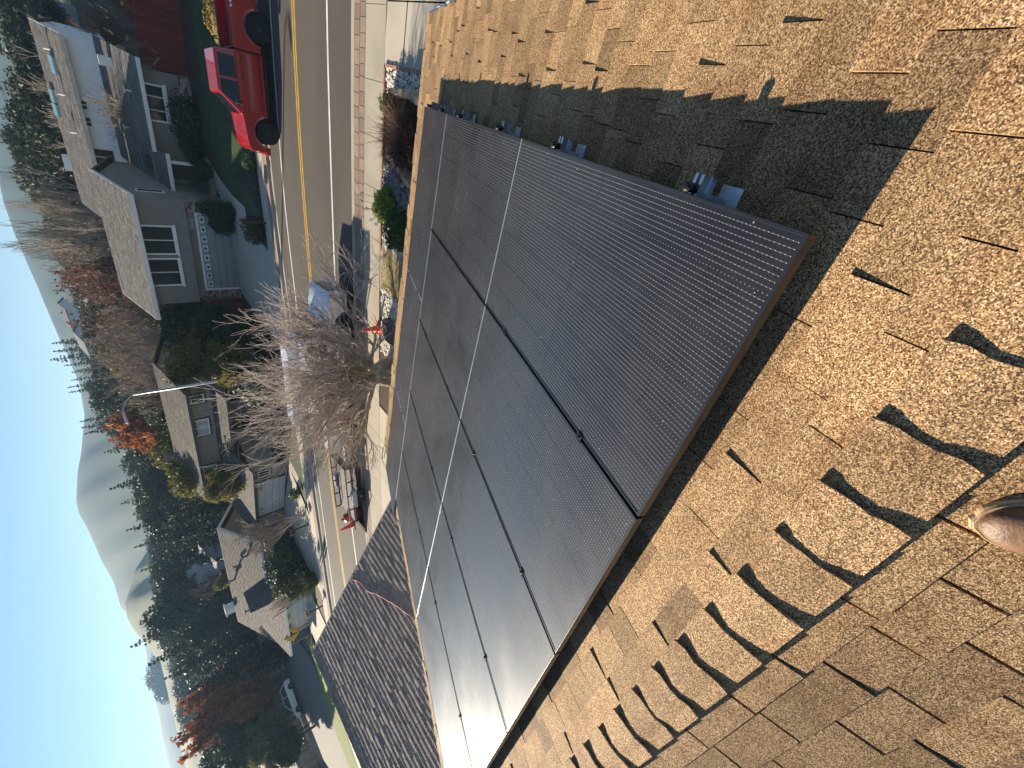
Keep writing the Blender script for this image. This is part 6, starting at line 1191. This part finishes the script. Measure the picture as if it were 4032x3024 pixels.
for px, py, d, k in ((160, 705, 58, 'bareA'), (165, 735, 55, 'bareB'), (170, 765, 52, 'bareA'), (160, 790, 56, 'bareA'), (185, 815, 50, 'bareB'), (200, 845, 48, 'bareA'), (215, 700, 50, 'bareB'), (240, 740, 46, 'bareA'), (235, 790, 45, 'bareA')): tree_px(px, py, d, k, 1.0, 'bare_tree', 'bare brown tree between grey and tan houses', g6)
tree_px(225, 758, 43, 'birch', 0.8, 'birch_tree', 'white-trunked birch among the brown trees between the houses'); tree_px(255, 775, 42, 'birch', 0.8, 'birch_tree', 'second white-trunked birch, nearer the lamp post')
g7 = 'dense evergreens between the two houses'
for px, py, d, k, wd in ((315, 690, 37.5, 'oakA', 1.0), (335, 725, 37, 'oakB', 1.0), (350, 765, 36, 'oliveA', 1.0), (330, 800, 36.5, 'oliveA', 1.0), (345, 825, 34, 'oliveA', 0.8), (425, 700, 34, 'oakA', 1.2), (440, 745, 33, 'oakB', 1.2), (435, 790, 31, 'oliveA', 1.0), (480, 720, 31, 'oakA', 1.3)): tree_px(px, py, d, k, wd, 'evergreen_tree', 'dense green tree between grey and tan houses', g7)
g8 = 'orange trees above the tan roof'
for px, py, d in ((222, 928, 62), (235, 950, 60), (270, 940, 58), (290, 965, 60), (310, 955, 56)): tree_px(px, py, d, 'autumnA', 0.75, 'orange_tree', 'bright orange autumn tree above the tan house roof', g8)
for px, py, d, k in ((255, 850, 66, 'oakA'), (275, 872, 58, 'oliveA'), (290, 900, 52, 'oakB'), (320, 915, 50, 'oakA'), (335, 985, 47, 'oliveA'), (345, 880, 46, 'oakA'), (320, 1015, 44, 'oliveA')): tree_px(px, py, d, k, 0.9, 'evergreen_tree', 'rounded evergreen rising directly behind the tan roof', 'rounded evergreens behind the tan roof')
tree_px(352, 1040, 42, 'oliveA', 0.9, 'golden_tree', 'golden-green tree at the far end of the tan roof'); tree_px(425, 1060, 38, 'oliveA', 0.7, 'golden_tree', 'smaller golden-green bush below the far end of the tan roof')
g9 = 'tall dark spruces in the grove behind the brown house'
for px, py, d, k in ((168, 912, 150, 'spruceB'), (172, 925, 155, 'spruceA'), (178, 938, 150, 'spruceB'), (222, 978, 105, 'spruceC'), (262, 1010, 98, 'spruceA'), (232, 1058, 92, 'spruceA'), (285, 1045, 82, 'spruceB'), (258, 1090, 86, 'spruceC'), (268, 1148, 90, 'spruceA'), (310, 1105, 72, 'spruceB'), (285, 1185, 92, 'spruceB'), (320, 1150, 70, 'spruceA'), (335, 1200, 68, 'spruceC'), (350, 1120, 62, 'spruceA'), (300, 1235, 84, 'spruceA'), (345, 1245, 70, 'spruceB'), (380, 1170, 60, 'spruceA'), (395, 1130, 56, 'spruceB'), (375, 1075, 56, 'spruceA'), (400, 1095, 52, 'spruceB')): tree_px(px, py, d, k, 1.0, 'spruce_tree', 'tall dark spruce behind the brown-roofed house', g9)
g10 = 'spruces beyond the side street'
for px, py, d, k in ((278, 1400, 92, 'spruceC'), (300, 1360, 95, 'pineA'), (315, 1440, 84, 'spruceA'), (350, 1470, 76, 'spruceA'), (390, 1390, 80, 'pineA'), (400, 1500, 70, 'spruceB'), (430, 1430, 74, 'spruceA'), (420, 1340, 78, 'pineA'), (450, 1470, 68, 'spruceA'), (340, 1320, 90, 'pineA'), (480, 1490, 64, 'spruceB'), (500, 1450, 64, 'spruceA')): tree_px(px, py, d, k, 1.05, 'spruce_tree', 'tall conifer beyond the brown roof', g10)
tree_px(395, 1290, 80, 'bareB', 1.0, 'bare_tree', 'grey leafless tree among the conifers above the brown roof'); tree_px(455, 1265, 66, 'oliveA', 0.7, 'olive_tree', 'small olive-green tree just behind the brown roof ridge')
for px, py, d, k in ((440, 1450 + 60, 76, 'autumnB'), (395, 1560, 74, 'autumnB'), (372, 1595, 72, 'autumnB'), (425, 1545, 70, 'autumnA'), (470, 1520, 70, 'autumnB'), (505, 1475, 66, 'autumnA'), (480, 1560, 68, 'autumnA'), (440, 1590, 70, 'autumnB')): tree_px(px, py, d, k, 0.85, 'autumn_tree', 'red and orange autumn tree beyond the weathered fence', 'autumn trees beyond the weathered fence')
for px, py, d, k in ((400, 1640, 76, 'spruceC'), (460, 1650, 70, 'oakA'), (520, 1630, 66, 'oliveA'), (560, 1655, 62, 'oakB'), (540, 1560, 72, 'bareA'), (590, 1620, 66, 'oakA'), (420, 1690, 80, 'oakB')): tree_px(px, py, d, k, 1.0, 'garden_tree', 'garden tree behind the weathered fence', 'garden trees behind the fence beside the side street')
rg = random.Random(90)
for i in range(46):                                       # the dense belt of conifers under the grass hill
    py = rg.uniform(880, 1500); top = float(np.interp(py, [880, 930, 980, 1060, 1150, 1250, 1350, 1500], [215, 205, 250, 275, 290, 300, 320, 365])); tree_px(top + rg.uniform(0, 45), py, rg.uniform(85, 135), rg.choice(['spruceA', 'spruceB', 'spruceC', 'spruceA', 'oakA', 'pineA']), 1.35, 'belt_tree', 'dark tree in the belt below the grass hill', 'dark belt of trees below the grass hill')
for i in range(40):                                       # thicket on the rise behind the grey roof
    py = rg.uniform(330, 860); top = float(np.interp(py, [330, 420, 560, 640, 760, 860], [25, 60, 110, 140, 180, 215])); tree_px(top + rg.uniform(0, 40), py, rg.uniform(75, 135), rg.choice(['oakA', 'oakB', 'pineA', 'spruceC', 'bareB', 'bareA', 'oliveA']), 1.25, 'rise_tree', 'tree on the wooded rise behind the grey roof', 'trees on the wooded rise behind the grey roof')
rg = random.Random(78)
for i in range(60):
    py = rg.uniform(900, 1480); px = 262 + (py - 900) * 0.16 + rg.uniform(-12, 40); tree_px(px, py, rg.uniform(150, 260), rg.choice(['oakA', 'oakB', 'spruceC', 'pineA', 'spruceA', 'bareA']), 1.2, 'valley_tree', 'hazy tree in the valley below the grass hill', 'hazy valley trees below the grass hill')
for i in range(26):
    py = rg.uniform(1330, 1600); px = 345 + (py - 1330) * 0.15 + rg.uniform(0, 40); tree_px(px, py, rg.uniform(170, 240), rg.choice(['oakA', 'oakB', 'pineA']), 1.3, 'ridge_tree', 'dark oak on the flank of the bright green ridge', 'oaks on the flank of the green ridge')
for px, py in ((322, 1482), (328, 1492), (318, 1488)): tree_px(px, py, 600, 'oakA', 1.5, 'ridge_oak', 'lone dark oak clump on the far skyline', 'lone oaks on the far skyline')
t = tree('paleBare', -27.0, 20.9, gz(-27, 20.9), 4.6, 0.9, 'bare_tree', 'slender bare tree leaning over the tan garage door')
ORD = ['first', 'second', 'third'] + ['%dth' % k for k in range(4, 21)] + ['21st', '22nd', '23rd'] + ['%dth' % k for k in range(24, 31)] + ['31st', '32nd', '33rd'] + ['%dth' % k for k in range(34, 90)]
grp = {}
for o in list(COL.objects):
    if o.type == 'EMPTY' and o.get('category') == 'tree' and o.get('group'): grp.setdefault(o['group'], []).append(o)
def across(o): d = MC.T @ (np.array(o.location) - CAM); return -d[0] / d[2]
for k_, lst in grp.items():
    lst.sort(key=across)
    for i, o in enumerate(lst): o['label'] = o['label'] + ', %s from the red truck' % ORD[i]
print('trees', NT[0])

# ------------------------------------------------------------------ haze
b = MB(); b.box(-1500, 1500, -420, 1500, -9.5, 104); hz = b.build('haze', bpy.data.materials.new('haze')); hz['kind'] = 'stuff'
hm = hz.data.materials[0]; hm.use_nodes = True; n = hm.node_tree.nodes; n.remove(n['Principled BSDF']); pv = n.new('ShaderNodeVolumePrincipled'); pv.inputs['Color'].default_value = (0.42, 0.68, 1.0, 1); pv.inputs['Density'].default_value = 0.00042; pv.inputs['Anisotropy'].default_value = 0.2; hm.node_tree.links.new(pv.outputs[0], n['Material Output'].inputs['Volume'])
